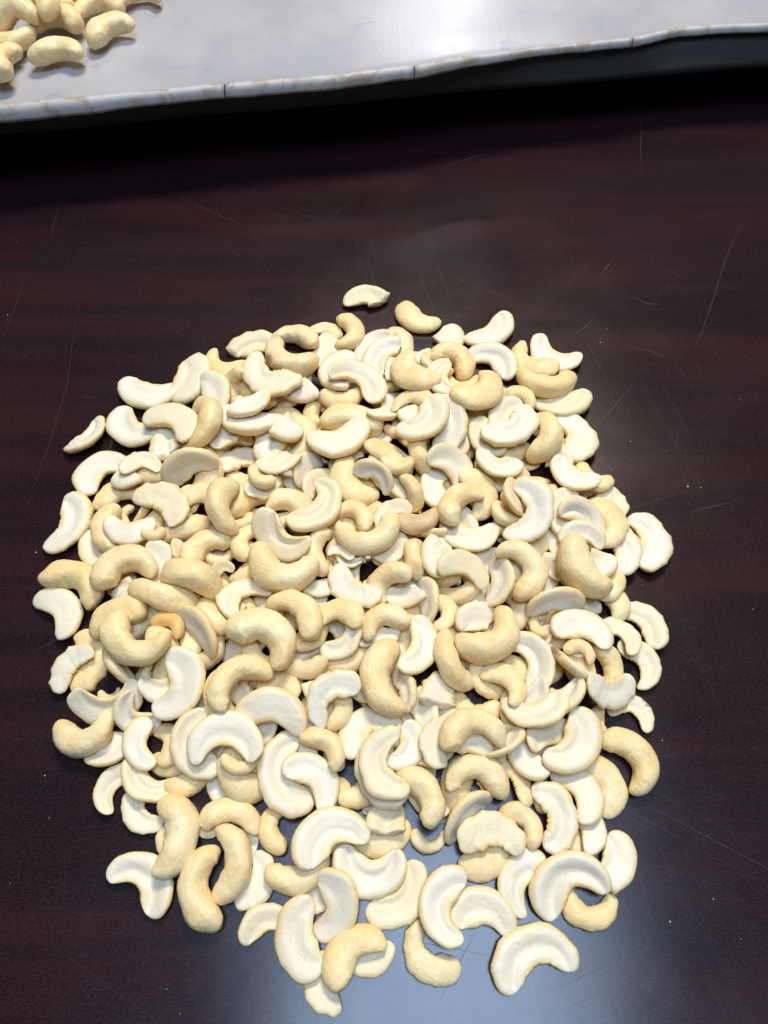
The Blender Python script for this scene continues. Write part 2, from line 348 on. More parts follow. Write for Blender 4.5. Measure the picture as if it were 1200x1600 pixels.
# name, label and group of each sort of nut
SORT = [
    ('broken_cashew_half', 'broken cashew half lying apart on the table beyond the heap', ''),
    ('broken_cashew_half', 'broken cashew half white face up, flat on table, beside small piece, inside heap', 'cashews buried in the heap'),
    ('broken_cashew_half', "broken cashew half white face up, flat on table, beside upturned half, at heap's edge", 'cashews along the edge of the heap'),
    ('broken_cashew_half', "broken cashew half white face up, on white half, beside broken half, at heap's edge", 'cashews along the edge of the heap'),
    ('broken_cashew_half', 'broken cashew half white face up, on white half, beside white half, amid heap', 'cashews in the middle of the heap'),
    ('broken_cashew_half', "broken cashew half white face up, on white half, beside white half, at heap's edge", 'cashews along the edge of the heap'),
    ('broken_cashew_half', "large broken cashew half white face up, flat on table, beside upturned half, at heap's edge", 'cashews along the edge of the heap'),
    ('broken_cashew_half', "small broken cashew half white face up, flat on table, beside broken half, at heap's edge", 'cashews along the edge of the heap'),
    ('broken_cashew_half', 'small broken cashew half white face up, flat on table, beside small piece, inside heap', 'cashews buried in the heap'),
    ('broken_cashew_half', "small broken cashew half white face up, flat on table, beside upturned half, at heap's edge", 'cashews along the edge of the heap'),
    ('broken_cashew_half', "small broken cashew half white face up, flat on table, beside white half, at heap's edge", 'cashews along the edge of the heap'),
    ('broken_cashew_half', 'small broken cashew half white face up, flat on table, beside white half, inside heap', 'cashews buried in the heap'),
    ('broken_cashew_half', 'small broken cashew half white face up, on white half, beside small piece, amid heap', 'cashews in the middle of the heap'),
    ('broken_cashew_half', 'small broken cashew half white face up, on white half, beside small piece, inside heap', 'cashews buried in the heap'),
    ('broken_cashew_half', 'small broken cashew half white face up, on white half, beside white half, amid heap', 'cashews in the middle of the heap'),
    ('broken_cashew_half', "small broken cashew half white face up, on white half, beside white half, on heap's top", 'cashews on top of the heap'),
    ('broken_cashew_half', 'small broken cashew half white face up, on whole cashew, beside small piece, amid heap', 'cashews in the middle of the heap'),
    ('broken_cashew_half', 'small broken cashew half white face up, on whole cashew, beside whole cashew, amid heap', 'cashews in the middle of the heap'),
    ('broken_cashew_half', 'tiny cashew nub, flat on table, beside small piece, inside heap', 'cashews buried in the heap'),
    ('broken_cashew_half', 'tiny cashew nub, flat on table, beside upturned half, inside heap', 'cashews buried in the heap'),
    ('broken_cashew_half', 'tiny cashew nub, flat on table, beside whole cashew, inside heap', 'cashews buried in the heap'),
    ('broken_cashew_half', 'tiny cashew nub, on white half, beside broken half, amid heap', 'cashews in the middle of the heap'),
    ('broken_cashew_half', 'tiny cashew nub, on white half, beside white half, amid heap', 'cashews in the middle of the heap'),
    ('broken_cashew_half', 'tiny cashew nub, on whole cashew, beside white half, inside heap', 'cashews buried in the heap'),
    ('cashew_half', 'brown-stained cashew half face tilted, amid heap', ''),
    ('cashew_half', 'cashew half face tilted, on upturned half, beside upturned half, amid heap', 'cashews in the middle of the heap'),
    ('cashew_half', 'cashew half face tilted, on upturned half, beside white half, inside heap', 'cashews buried in the heap'),
    ('cashew_half', "cashew half face tilted, on upturned half, beside whole cashew, on heap's top", 'cashews on top of the heap'),
    ('cashew_half', 'cashew half face tilted, on white half, beside small piece, amid heap', 'cashews in the middle of the heap'),
    ('cashew_half', 'cashew half face tilted, on whole cashew, beside whole cashew, amid heap', 'cashews in the middle of the heap'),
    ('cashew_half', 'cashew half on edge, on whole cashew, beside small piece, amid heap', 'cashews in the middle of the heap'),
    ('cashew_half', "cashew half rounded back up, flat on table, beside broken half, at heap's edge", 'cashews along the edge of the heap'),
    ('cashew_half', "cashew half rounded back up, flat on table, beside small piece, at heap's edge", 'cashews along the edge of the heap'),
    ('cashew_half', 'cashew half rounded back up, flat on table, beside small piece, inside heap', 'cashews buried in the heap'),
    ('cashew_half', "cashew half rounded back up, flat on table, beside upturned half, at heap's edge", 'cashews along the edge of the heap'),
    ('cashew_half', "cashew half rounded back up, flat on table, beside white half, at heap's edge", 'cashews along the edge of the heap'),
    ('cashew_half', 'cashew half rounded back up, flat on table, beside white half, inside heap', 'cashews buried in the heap'),
    ('cashew_half', 'cashew half rounded back up, flat on table, beside whole cashew, inside heap', 'cashews buried in the heap'),
    ('cashew_half', 'cashew half rounded back up, on upturned half, beside upturned half, inside heap', 'cashews buried in the heap'),
    ('cashew_half', 'cashew half rounded back up, on white half, beside small piece, amid heap', 'cashews in the middle of the heap'),
    ('cashew_half', 'cashew half rounded back up, on white half, beside small piece, inside heap', 'cashews buried in the heap'),
    ('cashew_half', 'cashew half rounded back up, on white half, beside white half, amid heap', 'cashews in the middle of the heap'),
    ('cashew_half', "cashew half rounded back up, on white half, beside white half, at heap's edge", 'cashews along the edge of the heap'),
    ('cashew_half', 'cashew half rounded back up, on white half, beside whole cashew, amid heap', 'cashews in the middle of the heap'),
    ('cashew_half', "cashew half white face up, flat on table, beside broken half, at heap's edge", 'cashews along the edge of the heap'),
    ('cashew_half', 'cashew half white face up, flat on table, beside broken half, inside heap', 'cashews buried in the heap'),
    ('cashew_half', "cashew half white face up, flat on table, beside small piece, at heap's edge", 'cashews along the edge of the heap'),
    ('cashew_half', 'cashew half white face up, flat on table, beside small piece, inside heap', 'cashews buried in the heap'),
    ('cashew_half', "cashew half white face up, flat on table, beside upturned half, at heap's edge", 'cashews along the edge of the heap'),
    ('cashew_half', 'cashew half white face up, flat on table, beside upturned half, inside heap', 'cashews buried in the heap'),
    ('cashew_half', "cashew half white face up, flat on table, beside white half, at heap's edge", 'cashews along the edge of the heap'),
    ('cashew_half', 'cashew half white face up, flat on table, beside white half, inside heap', 'cashews buried in the heap'),
    ('cashew_half', "cashew half white face up, flat on table, beside whole cashew, at heap's edge", 'cashews along the edge of the heap'),
    ('cashew_half', 'cashew half white face up, flat on table, beside whole cashew, inside heap', 'cashews buried in the heap'),
    ('cashew_half', 'cashew half white face up, on upturned half, beside upturned half, amid heap', 'cashews in the middle of the heap'),
    ('cashew_half', "cashew half white face up, on upturned half, beside upturned half, at heap's edge", 'cashews along the edge of the heap'),
    ('cashew_half', 'cashew half white face up, on upturned half, beside upturned half, inside heap', 'cashews buried in the heap'),
    ('cashew_half', 'cashew half white face up, on upturned half, beside white half, amid heap', 'cashews in the middle of the heap'),
    ('cashew_half', 'cashew half white face up, on white half, beside broken half, inside heap', 'cashews buried in the heap'),
    ('cashew_half', 'cashew half white face up, on white half, beside small piece, amid heap', 'cashews in the middle of the heap'),
    ('cashew_half', "cashew half white face up, on white half, beside small piece, at heap's edge", 'cashews along the edge of the heap'),
    ('cashew_half', 'cashew half white face up, on white half, beside white half, amid heap', 'cashews in the middle of the heap'),
    ('cashew_half', "cashew half white face up, on white half, beside white half, at heap's edge", 'cashews along the edge of the heap'),
    ('cashew_half', 'cashew half white face up, on white half, beside white half, inside heap', 'cashews buried in the heap'),
    ('cashew_half', 'cashew half white face up, on white half, beside whole cashew, inside heap', 'cashews buried in the heap'),
    ('cashew_half', 'cashew half white face up, on whole cashew, beside small piece, amid heap', 'cashews in the middle of the heap'),
    ('cashew_half', "cashew half white face up, on whole cashew, beside small piece, at heap's edge", 'cashews along the edge of the heap'),
    ('cashew_half', 'cashew half white face up, on whole cashew, beside upturned half, inside heap', 'cashews buried in the heap'),
    ('cashew_half', 'cashew half white face up, on whole cashew, beside whole cashew, amid heap', 'cashews in the middle of the heap'),
    ('cashew_half', "cashew half white face up, on whole cashew, beside whole cashew, at heap's edge", 'cashews along the edge of the heap'),
    ('cashew_half', "cashew half white face up, on whole cashew, beside whole cashew, on heap's top", 'cashews on top of the heap'),
    ('cashew_half', 'cashew half with rounded back up, lying apart beyond the heap', ''),
    ('cashew_half', 'large cashew half face tilted, on white half, beside small piece, amid heap', 'cashews in the middle of the heap'),
    ('cashew_half', "large cashew half face tilted, on whole cashew, beside small piece, at heap's edge", 'cashews along the edge of the heap'),
    ('cashew_half', 'large cashew half rounded back up, flat on table, beside broken half, inside heap', 'cashews buried in the heap'),
    ('cashew_half', 'large cashew half rounded back up, flat on table, beside upturned half, inside heap', 'cashews buried in the heap'),
    ('cashew_half', "large cashew half rounded back up, flat on table, beside white half, at heap's edge", 'cashews along the edge of the heap'),
    ('cashew_half', 'large cashew half rounded back up, flat on table, beside white half, inside heap', 'cashews buried in the heap'),
    ('cashew_half', "large cashew half rounded back up, on white half, beside small piece, at heap's edge", 'cashews along the edge of the heap'),
    ('cashew_half', "large cashew half rounded back up, on white half, beside upturned half, at heap's edge", 'cashews along the edge of the heap'),
    ('cashew_half', 'large cashew half rounded back up, on white half, beside whole cashew, inside heap', 'cashews buried in the heap'),
    ('cashew_half', 'large cashew half white face up, flat on table, beside broken half, inside heap', 'cashews buried in the heap'),
    ('cashew_half', "large cashew half white face up, flat on table, beside small piece, at heap's edge", 'cashews along the edge of the heap'),
    ('cashew_half', 'large cashew half white face up, flat on table, beside small piece, inside heap', 'cashews buried in the heap'),
    ('cashew_half', "large cashew half white face up, flat on table, beside upturned half, at heap's edge", 'cashews along the edge of the heap'),
    ('cashew_half', "large cashew half white face up, flat on table, beside white half, at heap's edge", 'cashews along the edge of the heap'),
    ('cashew_half', 'large cashew half white face up, flat on table, beside white half, inside heap', 'cashews buried in the heap'),
    ('cashew_half', "large cashew half white face up, flat on table, beside whole cashew, at heap's edge", 'cashews along the edge of the heap'),
    ('cashew_half', 'large cashew half white face up, flat on table, beside whole cashew, inside heap', 'cashews buried in the heap'),
    ('cashew_half', 'large cashew half white face up, on upturned half, beside small piece, amid heap', 'cashews in the middle of the heap'),
    ('cashew_half', 'large cashew half white face up, on upturned half, beside upturned half, amid heap', 'cashews in the middle of the heap'),
    ('cashew_half', "large cashew half white face up, on upturned half, beside upturned half, at heap's edge", 'cashews along the edge of the heap'),
    ('cashew_half', 'large cashew half white face up, on upturned half, beside upturned half, inside heap', 'cashews buried in the heap'),
    ('cashew_half', 'large cashew half white face up, on upturned half, beside white half, amid heap', 'cashews in the middle of the heap'),
    ('cashew_half', 'large cashew half white face up, on upturned half, beside whole cashew, amid heap', 'cashews in the middle of the heap'),
    ('cashew_half', 'large cashew half white face up, on white half, beside broken half, amid heap', 'cashews in the middle of the heap'),
    ('cashew_half', "large cashew half white face up, on white half, beside broken half, at heap's edge", 'cashews along the edge of the heap'),
    ('cashew_half', 'large cashew half white face up, on white half, beside small piece, amid heap', 'cashews in the middle of the heap'),
    ('cashew_half', "large cashew half white face up, on white half, beside small piece, on heap's top", 'cashews on top of the heap'),
    ('cashew_half', 'large cashew half white face up, on white half, beside white half, amid heap', 'cashews in the middle of the heap'),
    ('cashew_half', 'large cashew half white face up, on white half, beside whole cashew, amid heap', 'cashews in the middle of the heap'),
    ('cashew_half', 'large cashew half white face up, on whole cashew, beside broken half, amid heap', 'cashews in the middle of the heap'),
    ('cashew_half', 'large cashew half white face up, on whole cashew, beside small piece, amid heap', 'cashews in the middle of the heap'),
    ('cashew_half', "large cashew half white face up, on whole cashew, beside small piece, on heap's top", 'cashews on top of the heap'),
    ('cashew_half', "large cashew half white face up, on whole cashew, beside whole cashew, at heap's edge", 'cashews along the edge of the heap'),
    ('cashew_half', "small brown-stained cashew half white face up, at heap's edge", ''),
    ('cashew_half', 'small cashew half face tilted, flat on table, beside small piece, inside heap', 'cashews buried in the heap'),
    ('cashew_half', 'small cashew half face tilted, flat on table, beside white half, inside heap', 'cashews buried in the heap'),
    ('cashew_half', 'small cashew half face tilted, on white half, beside small piece, amid heap', 'cashews in the middle of the heap'),
    ('cashew_half', 'small cashew half face tilted, on white half, beside white half, amid heap', 'cashews in the middle of the heap'),
    ('cashew_half', 'small cashew half face tilted, on white half, beside white half, inside heap', 'cashews buried in the heap'),
    ('cashew_half', 'small cashew half face tilted, on white half, beside whole cashew, amid heap', 'cashews in the middle of the heap'),
    ('cashew_half', 'small cashew half face tilted, on whole cashew, beside small piece, inside heap', 'cashews buried in the heap'),
    ('cashew_half', "small cashew half face tilted, on whole cashew, beside small piece, on heap's top", 'cashews on top of the heap'),
    ('cashew_half', "small cashew half rounded back up, flat on table, beside broken half, at heap's edge", 'cashews along the edge of the heap'),
    ('cashew_half', 'small cashew half rounded back up, flat on table, beside small piece, inside heap', 'cashews buried in the heap'),
    ('cashew_half', "small cashew half rounded back up, flat on table, beside upturned half, at heap's edge", 'cashews along the edge of the heap'),
    ('cashew_half', 'small cashew half rounded back up, flat on table, beside upturned half, inside heap', 'cashews buried in the heap'),
    ('cashew_half', "small cashew half rounded back up, flat on table, beside white half, at heap's edge", 'cashews along the edge of the heap'),
    ('cashew_half', 'small cashew half rounded back up, flat on table, beside white half, inside heap', 'cashews buried in the heap'),
    ('cashew_half', "small cashew half rounded back up, flat on table, beside whole cashew, at heap's edge", 'cashews along the edge of the heap'),
    ('cashew_half', 'small cashew half rounded back up, flat on table, beside whole cashew, inside heap', 'cashews buried in the heap'),
    ('cashew_half', "small cashew half rounded back up, on upturned half, beside small piece, at heap's edge", 'cashews along the edge of the heap'),
    ('cashew_half', 'small cashew half rounded back up, on upturned half, beside upturned half, amid heap', 'cashews in the middle of the heap'),
    ('cashew_half', "small cashew half rounded back up, on upturned half, beside upturned half, at heap's edge", 'cashews along the edge of the heap'),
    ('cashew_half', 'small cashew half rounded back up, on upturned half, beside upturned half, inside heap', 'cashews buried in the heap'),
    ('cashew_half', "small cashew half rounded back up, on white half, beside broken half, at heap's edge", 'cashews along the edge of the heap'),
    ('cashew_half', 'small cashew half rounded back up, on white half, beside small piece, amid heap', 'cashews in the middle of the heap'),
    ('cashew_half', 'small cashew half rounded back up, on white half, beside upturned half, inside heap', 'cashews buried in the heap'),
    ('cashew_half', 'small cashew half rounded back up, on white half, beside white half, amid heap', 'cashews in the middle of the heap'),
    ('cashew_half', 'small cashew half rounded back up, on white half, beside white half, inside heap', 'cashews buried in the heap'),
    ('cashew_half', 'small cashew half rounded back up, on whole cashew, beside white half, amid heap', 'cashews in the middle of the heap'),
    ('cashew_half', 'small cashew half rounded back up, on whole cashew, beside whole cashew, amid heap', 'cashews in the middle of the heap'),
    ('cashew_half', 'small cashew half white face up, flat on table, beside broken half, inside heap', 'cashews buried in the heap'),
    ('cashew_half', 'small cashew half white face up, flat on table, beside small piece, inside heap', 'cashews buried in the heap'),
    ('cashew_half', "small cashew half white face up, flat on table, beside upturned half, at heap's edge", 'cashews along the edge of the heap'),
    ('cashew_half', 'small cashew half white face up, flat on table, beside upturned half, inside heap', 'cashews buried in the heap'),
    ('cashew_half', 'small cashew half white face up, flat on table, beside white half, amid heap', 'cashews in the middle of the heap'),
    ('cashew_half', "small cashew half white face up, flat on table, beside white half, at heap's edge", 'cashews along the edge of the heap'),
    ('cashew_half', 'small cashew half white face up, flat on table, beside whole cashew, inside heap', 'cashews buried in the heap'),
    ('cashew_half', 'small cashew half white face up, on upturned half, beside small piece, amid heap', 'cashews in the middle of the heap'),
    ('cashew_half', 'small cashew half white face up, on upturned half, beside upturned half, amid heap', 'cashews in the middle of the heap'),
    ('cashew_half', 'small cashew half white face up, on upturned half, beside upturned half, inside heap', 'cashews buried in the heap'),
    ('cashew_half', 'small cashew half white face up, on white half, beside broken half, inside heap', 'cashews buried in the heap'),
    ('cashew_half', 'small cashew half white face up, on white half, beside small piece, amid heap', 'cashews in the middle of the heap'),
    ('cashew_half', 'small cashew half white face up, on white half, beside small piece, inside heap', 'cashews buried in the heap'),
    ('cashew_half', "small cashew half white face up, on white half, beside white half, at heap's edge", 'cashews along the edge of the heap'),
    ('cashew_half', 'small cashew half white face up, on white half, beside white half, inside heap', 'cashews buried in the heap'),
    ('cashew_half', "small cashew half white face up, on whole cashew, beside whole cashew, at heap's edge", 'cashews along the edge of the heap'),
    ('cashew_half', 'tiny cashew nub, flat on table, beside broken half, inside heap', 'cashews buried in the heap'),
    ('cashew_half', 'tiny cashew nub, flat on table, beside small piece, inside heap', 'cashews buried in the heap'),
    ('cashew_half', "tiny cashew nub, flat on table, beside white half, at heap's edge", 'cashews along the edge of the heap'),
    ('cashew_half', 'tiny cashew nub, flat on table, beside white half, inside heap', 'cashews buried in the heap'),
    ('cashew_half', 'tiny cashew nub, flat on table, beside whole cashew, inside heap', 'cashews buried in the heap'),
    ('cashew_half', 'tiny cashew nub, on upturned half, beside small piece, amid heap', 'cashews in the middle of the heap'),
    ('cashew_half', 'tiny cashew nub, on upturned half, beside small piece, inside heap', 'cashews buried in the heap'),
    ('cashew_half', 'tiny cashew nub, on white half, beside small piece, amid heap', 'cashews in the middle of the heap'),
    ('cashew_half', 'tiny cashew nub, on white half, beside white half, inside heap', 'cashews buried in the heap'),
    ('cashew_piece', "broken cashew piece, flat on table, beside small piece, at heap's edge", 'cashews along the edge of the heap'),
    ('cashew_piece', 'broken cashew piece, flat on table, beside small piece, inside heap', 'cashews buried in the heap'),
    ('cashew_piece', 'broken cashew piece, flat on table, beside upturned half, inside heap', 'cashews buried in the heap'),
    ('cashew_piece', 'broken cashew piece, flat on table, beside white half, inside heap', 'cashews buried in the heap'),
    ('cashew_piece', 'broken cashew piece, flat on table, beside whole cashew, amid heap', 'cashews in the middle of the heap'),
    ('cashew_piece', "broken cashew piece, flat on table, beside whole cashew, at heap's edge", 'cashews along the edge of the heap'),
    ('cashew_piece', 'broken cashew piece, flat on table, beside whole cashew, inside heap', 'cashews buried in the heap'),
    ('cashew_piece', "broken cashew piece, on upturned half, beside upturned half, at heap's edge", 'cashews along the edge of the heap'),
    ('cashew_piece', 'broken cashew piece, on upturned half, beside upturned half, inside heap', 'cashews buried in the heap'),
    ('cashew_piece', 'broken cashew piece, on upturned half, beside white half, inside heap', 'cashews buried in the heap'),
    ('cashew_piece', 'broken cashew piece, on upturned half, beside whole cashew, inside heap', 'cashews buried in the heap'),
    ('cashew_piece', 'broken cashew piece, on white half, beside broken half, amid heap', 'cashews in the middle of the heap'),
    ('cashew_piece', 'broken cashew piece, on white half, beside broken half, inside heap', 'cashews buried in the heap'),
    ('cashew_piece', 'broken cashew piece, on white half, beside small piece, amid heap', 'cashews in the middle of the heap'),
    ('cashew_piece', "broken cashew piece, on white half, beside small piece, at heap's edge", 'cashews along the edge of the heap'),
    ('cashew_piece', 'broken cashew piece, on white half, beside small piece, inside heap', 'cashews buried in the heap'),
    ('cashew_piece', "broken cashew piece, on white half, beside upturned half, at heap's edge", 'cashews along the edge of the heap'),
    ('cashew_piece', 'broken cashew piece, on white half, beside white half, amid heap', 'cashews in the middle of the heap'),
    ('cashew_piece', 'broken cashew piece, on white half, beside white half, inside heap', 'cashews buried in the heap'),
    ('cashew_piece', 'broken cashew piece, on white half, beside whole cashew, amid heap', 'cashews in the middle of the heap'),
    ('cashew_piece', 'broken cashew piece, on white half, beside whole cashew, inside heap', 'cashews buried in the heap'),
    ('cashew_piece', 'broken cashew piece, on whole cashew, beside small piece, amid heap', 'cashews in the middle of the heap'),
    ('cashew_piece', "broken cashew piece, on whole cashew, beside white half, on heap's top", 'cashews on top of the heap'),
    ('cashew_piece', 'broken cashew piece, on whole cashew, beside whole cashew, amid heap', 'cashews in the middle of the heap'),
    ('cashew_piece', "broken cashew piece, on whole cashew, beside whole cashew, at heap's edge", 'cashews along the edge of the heap'),
    ('cashew_piece', 'broken cashew piece, on whole cashew, beside whole cashew, inside heap', 'cashews buried in the heap'),
    ('whole_cashew', 'cashew lying on top of the other cashews in the metal tray', 'cashews in the tray'),
    ('whole_cashew', "large whole brown-stained cashew, at heap's edge", ''),
    ('whole_cashew', 'large whole cashew tipped sideways, on white half, beside small piece, amid heap', 'cashews in the middle of the heap'),
    ('whole_cashew', 'large whole cashew, flat on table, beside small piece, inside heap', 'cashews buried in the heap'),
    ('whole_cashew', 'large whole cashew, flat on table, beside white half, amid heap', 'cashews in the middle of the heap'),
    ('whole_cashew', "large whole cashew, flat on table, beside white half, at heap's edge", 'cashews along the edge of the heap'),
    ('whole_cashew', 'large whole cashew, flat on table, beside whole cashew, inside heap', 'cashews buried in the heap'),
    ('whole_cashew', 'large whole cashew, on upturned half, beside upturned half, amid heap', 'cashews in the middle of the heap'),
    ('whole_cashew', 'large whole cashew, on white half, beside small piece, amid heap', 'cashews in the middle of the heap'),
    ('whole_cashew', "large whole cashew, on white half, beside small piece, at heap's edge", 'cashews along the edge of the heap'),
    ('whole_cashew', 'large whole cashew, on white half, beside small piece, inside heap', 'cashews buried in the heap'),
    ('whole_cashew', "large whole cashew, on white half, beside small piece, on heap's top", 'cashews on top of the heap'),
    ('whole_cashew', "large whole cashew, on white half, beside upturned half, on heap's top", 'cashews on top of the heap'),
    ('whole_cashew', 'large whole cashew, on white half, beside white half, amid heap', 'cashews in the middle of the heap'),
    ('whole_cashew', 'large whole cashew, on whole cashew, beside small piece, amid heap', 'cashews in the middle of the heap'),
    ('whole_cashew', 'large whole cashew, on whole cashew, beside small piece, inside heap', 'cashews buried in the heap'),
    ('whole_cashew', 'small toasted amber cashew, darkest orange nut of the heap', ''),
    ('whole_cashew', 'small whole cashew tipped sideways, on upturned half, beside broken half, amid heap', 'cashews in the middle of the heap'),
    ('whole_cashew', 'small whole cashew tipped sideways, on upturned half, beside upturned half, inside heap', 'cashews buried in the heap'),
    ('whole_cashew', 'small whole cashew tipped sideways, on white half, beside upturned half, inside heap', 'cashews buried in the heap'),
    ('whole_cashew', 'small whole cashew tipped sideways, on white half, beside white half, amid heap', 'cashews in the middle of the heap'),
    ('whole_cashew', 'small whole cashew tipped sideways, on whole cashew, beside white half, amid heap', 'cashews in the middle of the heap'),
    ('whole_cashew', "small whole cashew, flat on table, beside small piece, at heap's edge", 'cashews along the edge of the heap'),
    ('whole_cashew', 'small whole cashew, flat on table, beside small piece, inside heap', 'cashews buried in the heap'),
    ('whole_cashew', "small whole cashew, flat on table, beside upturned half, at heap's edge", 'cashews along the edge of the heap'),
    ('whole_cashew', 'small whole cashew, flat on table, beside upturned half, inside heap', 'cashews buried in the heap'),
    ('whole_cashew', 'small whole cashew, flat on table, beside white half, inside heap', 'cashews buried in the heap'),
    ('whole_cashew', "small whole cashew, flat on table, beside whole cashew, at heap's edge", 'cashews along the edge of the heap'),
    ('whole_cashew', 'small whole cashew, on upturned half, beside upturned half, amid heap', 'cashews in the middle of the heap'),
    ('whole_cashew', 'small whole cashew, on white half, beside small piece, amid heap', 'cashews in the middle of the heap'),
    ('whole_cashew', 'small whole cashew, on white half, beside small piece, inside heap', 'cashews buried in the heap'),
    ('whole_cashew', 'small whole cashew, on white half, beside white half, amid heap', 'cashews in the middle of the heap'),
    ('whole_cashew', 'small whole cashew, on white half, beside white half, inside heap', 'cashews buried in the heap'),
    ('whole_cashew', 'small whole cashew, on whole cashew, beside small piece, inside heap', 'cashews buried in the heap'),
    ('whole_cashew', 'small whole cashew, on whole cashew, beside whole cashew, amid heap', 'cashews in the middle of the heap'),
    ('whole_cashew', 'tan wrinkled whole cashew, browner than those around it in the heap', ''),
    ('whole_cashew', 'tiny cashew nub, flat on table, beside small piece, inside heap', 'cashews buried in the heap'),
    ('whole_cashew', "tiny cashew nub, flat on table, beside white half, at heap's edge", 'cashews along the edge of the heap'),
    ('whole_cashew', 'tiny cashew nub, flat on table, beside white half, inside heap', 'cashews buried in the heap'),
    ('whole_cashew', "tiny cashew nub, flat on table, beside whole cashew, at heap's edge", 'cashews along the edge of the heap'),
    ('whole_cashew', 'tiny cashew nub, flat on table, beside whole cashew, inside heap', 'cashews buried in the heap'),
    ('whole_cashew', 'tiny cashew nub, on upturned half, beside small piece, amid heap', 'cashews in the middle of the heap'),
    ('whole_cashew', 'tiny cashew nub, on upturned half, beside upturned half, amid heap', 'cashews in the middle of the heap'),
    ('whole_cashew', 'tiny cashew nub, on upturned half, beside upturned half, inside heap', 'cashews buried in the heap'),
    ('whole_cashew', 'tiny cashew nub, on white half, beside broken half, inside heap', 'cashews buried in the heap'),
    ('whole_cashew', "tiny cashew nub, on white half, beside small piece, at heap's edge", 'cashews along the edge of the heap'),
    ('whole_cashew', 'tiny cashew nub, on white half, beside small piece, inside heap', 'cashews buried in the heap'),
    ('whole_cashew', "tiny cashew nub, on white half, beside small piece, on heap's top", 'cashews on top of the heap'),
    ('whole_cashew', 'tiny cashew nub, on white half, beside white half, inside heap', 'cashews buried in the heap'),
    ('whole_cashew', 'tiny cashew nub, on whole cashew, beside white half, amid heap', 'cashews in the middle of the heap'),
    ('whole_cashew', 'tiny cashew nub, on whole cashew, beside whole cashew, amid heap', 'cashews in the middle of the heap'),
    ('whole_cashew', 'warm orange tinted whole cashew in the heap', ''),
    ('whole_cashew', 'whole cashew tipped sideways, flat on table, beside upturned half, amid heap', 'cashews in the middle of the heap'),
    ('whole_cashew', "whole cashew tipped sideways, flat on table, beside white half, at heap's edge", 'cashews along the edge of the heap'),
    ('whole_cashew', 'whole cashew tipped sideways, on upturned half, beside small piece, amid heap', 'cashews in the middle of the heap'),
    ('whole_cashew', "whole cashew tipped sideways, on upturned half, beside small piece, on heap's top", 'cashews on top of the heap'),
    ('whole_cashew', "whole cashew tipped sideways, on upturned half, beside whole cashew, on heap's top", 'cashews on top of the heap'),
    ('whole_cashew', 'whole cashew tipped sideways, on white half, beside white half, amid heap', 'cashews in the middle of the heap'),
    ('whole_cashew', "whole cashew, flat on table, beside broken half, at heap's edge", 'cashews along the edge of the heap'),
    ('whole_cashew', 'whole cashew, flat on table, beside small piece, amid heap', 'cashews in the middle of the heap'),
    ('whole_cashew', "whole cashew, flat on table, beside small piece, at heap's edge", 'cashews along the edge of the heap'),
    ('whole_cashew', 'whole cashew, flat on table, beside small piece, inside heap', 'cashews buried in the heap'),
    ('whole_cashew', "whole cashew, flat on table, beside upturned half, at heap's edge", 'cashews along the edge of the heap'),
    ('whole_cashew', 'whole cashew, flat on table, beside upturned half, inside heap', 'cashews buried in the heap'),
    ('whole_cashew', "whole cashew, flat on table, beside white half, at heap's edge", 'cashews along the edge of the heap'),
    ('whole_cashew', 'whole cashew, flat on table, beside white half, inside heap', 'cashews buried in the heap'),
    ('whole_cashew', "whole cashew, flat on table, beside whole cashew, at heap's edge", 'cashews along the edge of the heap'),
    ('whole_cashew', 'whole cashew, flat on table, beside whole cashew, inside heap', 'cashews buried in the heap'),
    ('whole_cashew', 'whole cashew, on upturned half, beside upturned half, inside heap', 'cashews buried in the heap'),
    ('whole_cashew', "whole cashew, on white half, beside broken half, at heap's edge", 'cashews along the edge of the heap'),
    ('whole_cashew', 'whole cashew, on white half, beside broken half, inside heap', 'cashews buried in the heap'),
    ('whole_cashew', "whole cashew, on white half, beside broken half, on heap's top", 'cashews on top of the heap'),
    ('whole_cashew', 'whole cashew, on white half, beside small piece, amid heap', 'cashews in the middle of the heap'),
    ('whole_cashew', "whole cashew, on white half, beside small piece, at heap's edge", 'cashews along the edge of the heap'),
    ('whole_cashew', 'whole cashew, on white half, beside small piece, inside heap', 'cashews buried in the heap'),
    ('whole_cashew', "whole cashew, on white half, beside small piece, on heap's top", 'cashews on top of the heap'),
    ('whole_cashew', 'whole cashew, on white half, beside white half, amid heap', 'cashews in the middle of the heap'),
    ('whole_cashew', "whole cashew, on white half, beside white half, on heap's top", 'cashews on top of the heap'),
    ('whole_cashew', 'whole cashew, on whole cashew, beside small piece, inside heap', 'cashews buried in the heap'),
    ('whole_cashew', 'whole cashew, on whole cashew, beside whole cashew, amid heap', 'cashews in the middle of the heap'),
    ('whole_cashew', "whole cashew, on whole cashew, beside whole cashew, at heap's edge", 'cashews along the edge of the heap'),
    ('whole_cashew', 'whole curved cashew lying on the grey metal tray', 'cashews in the tray'),
]
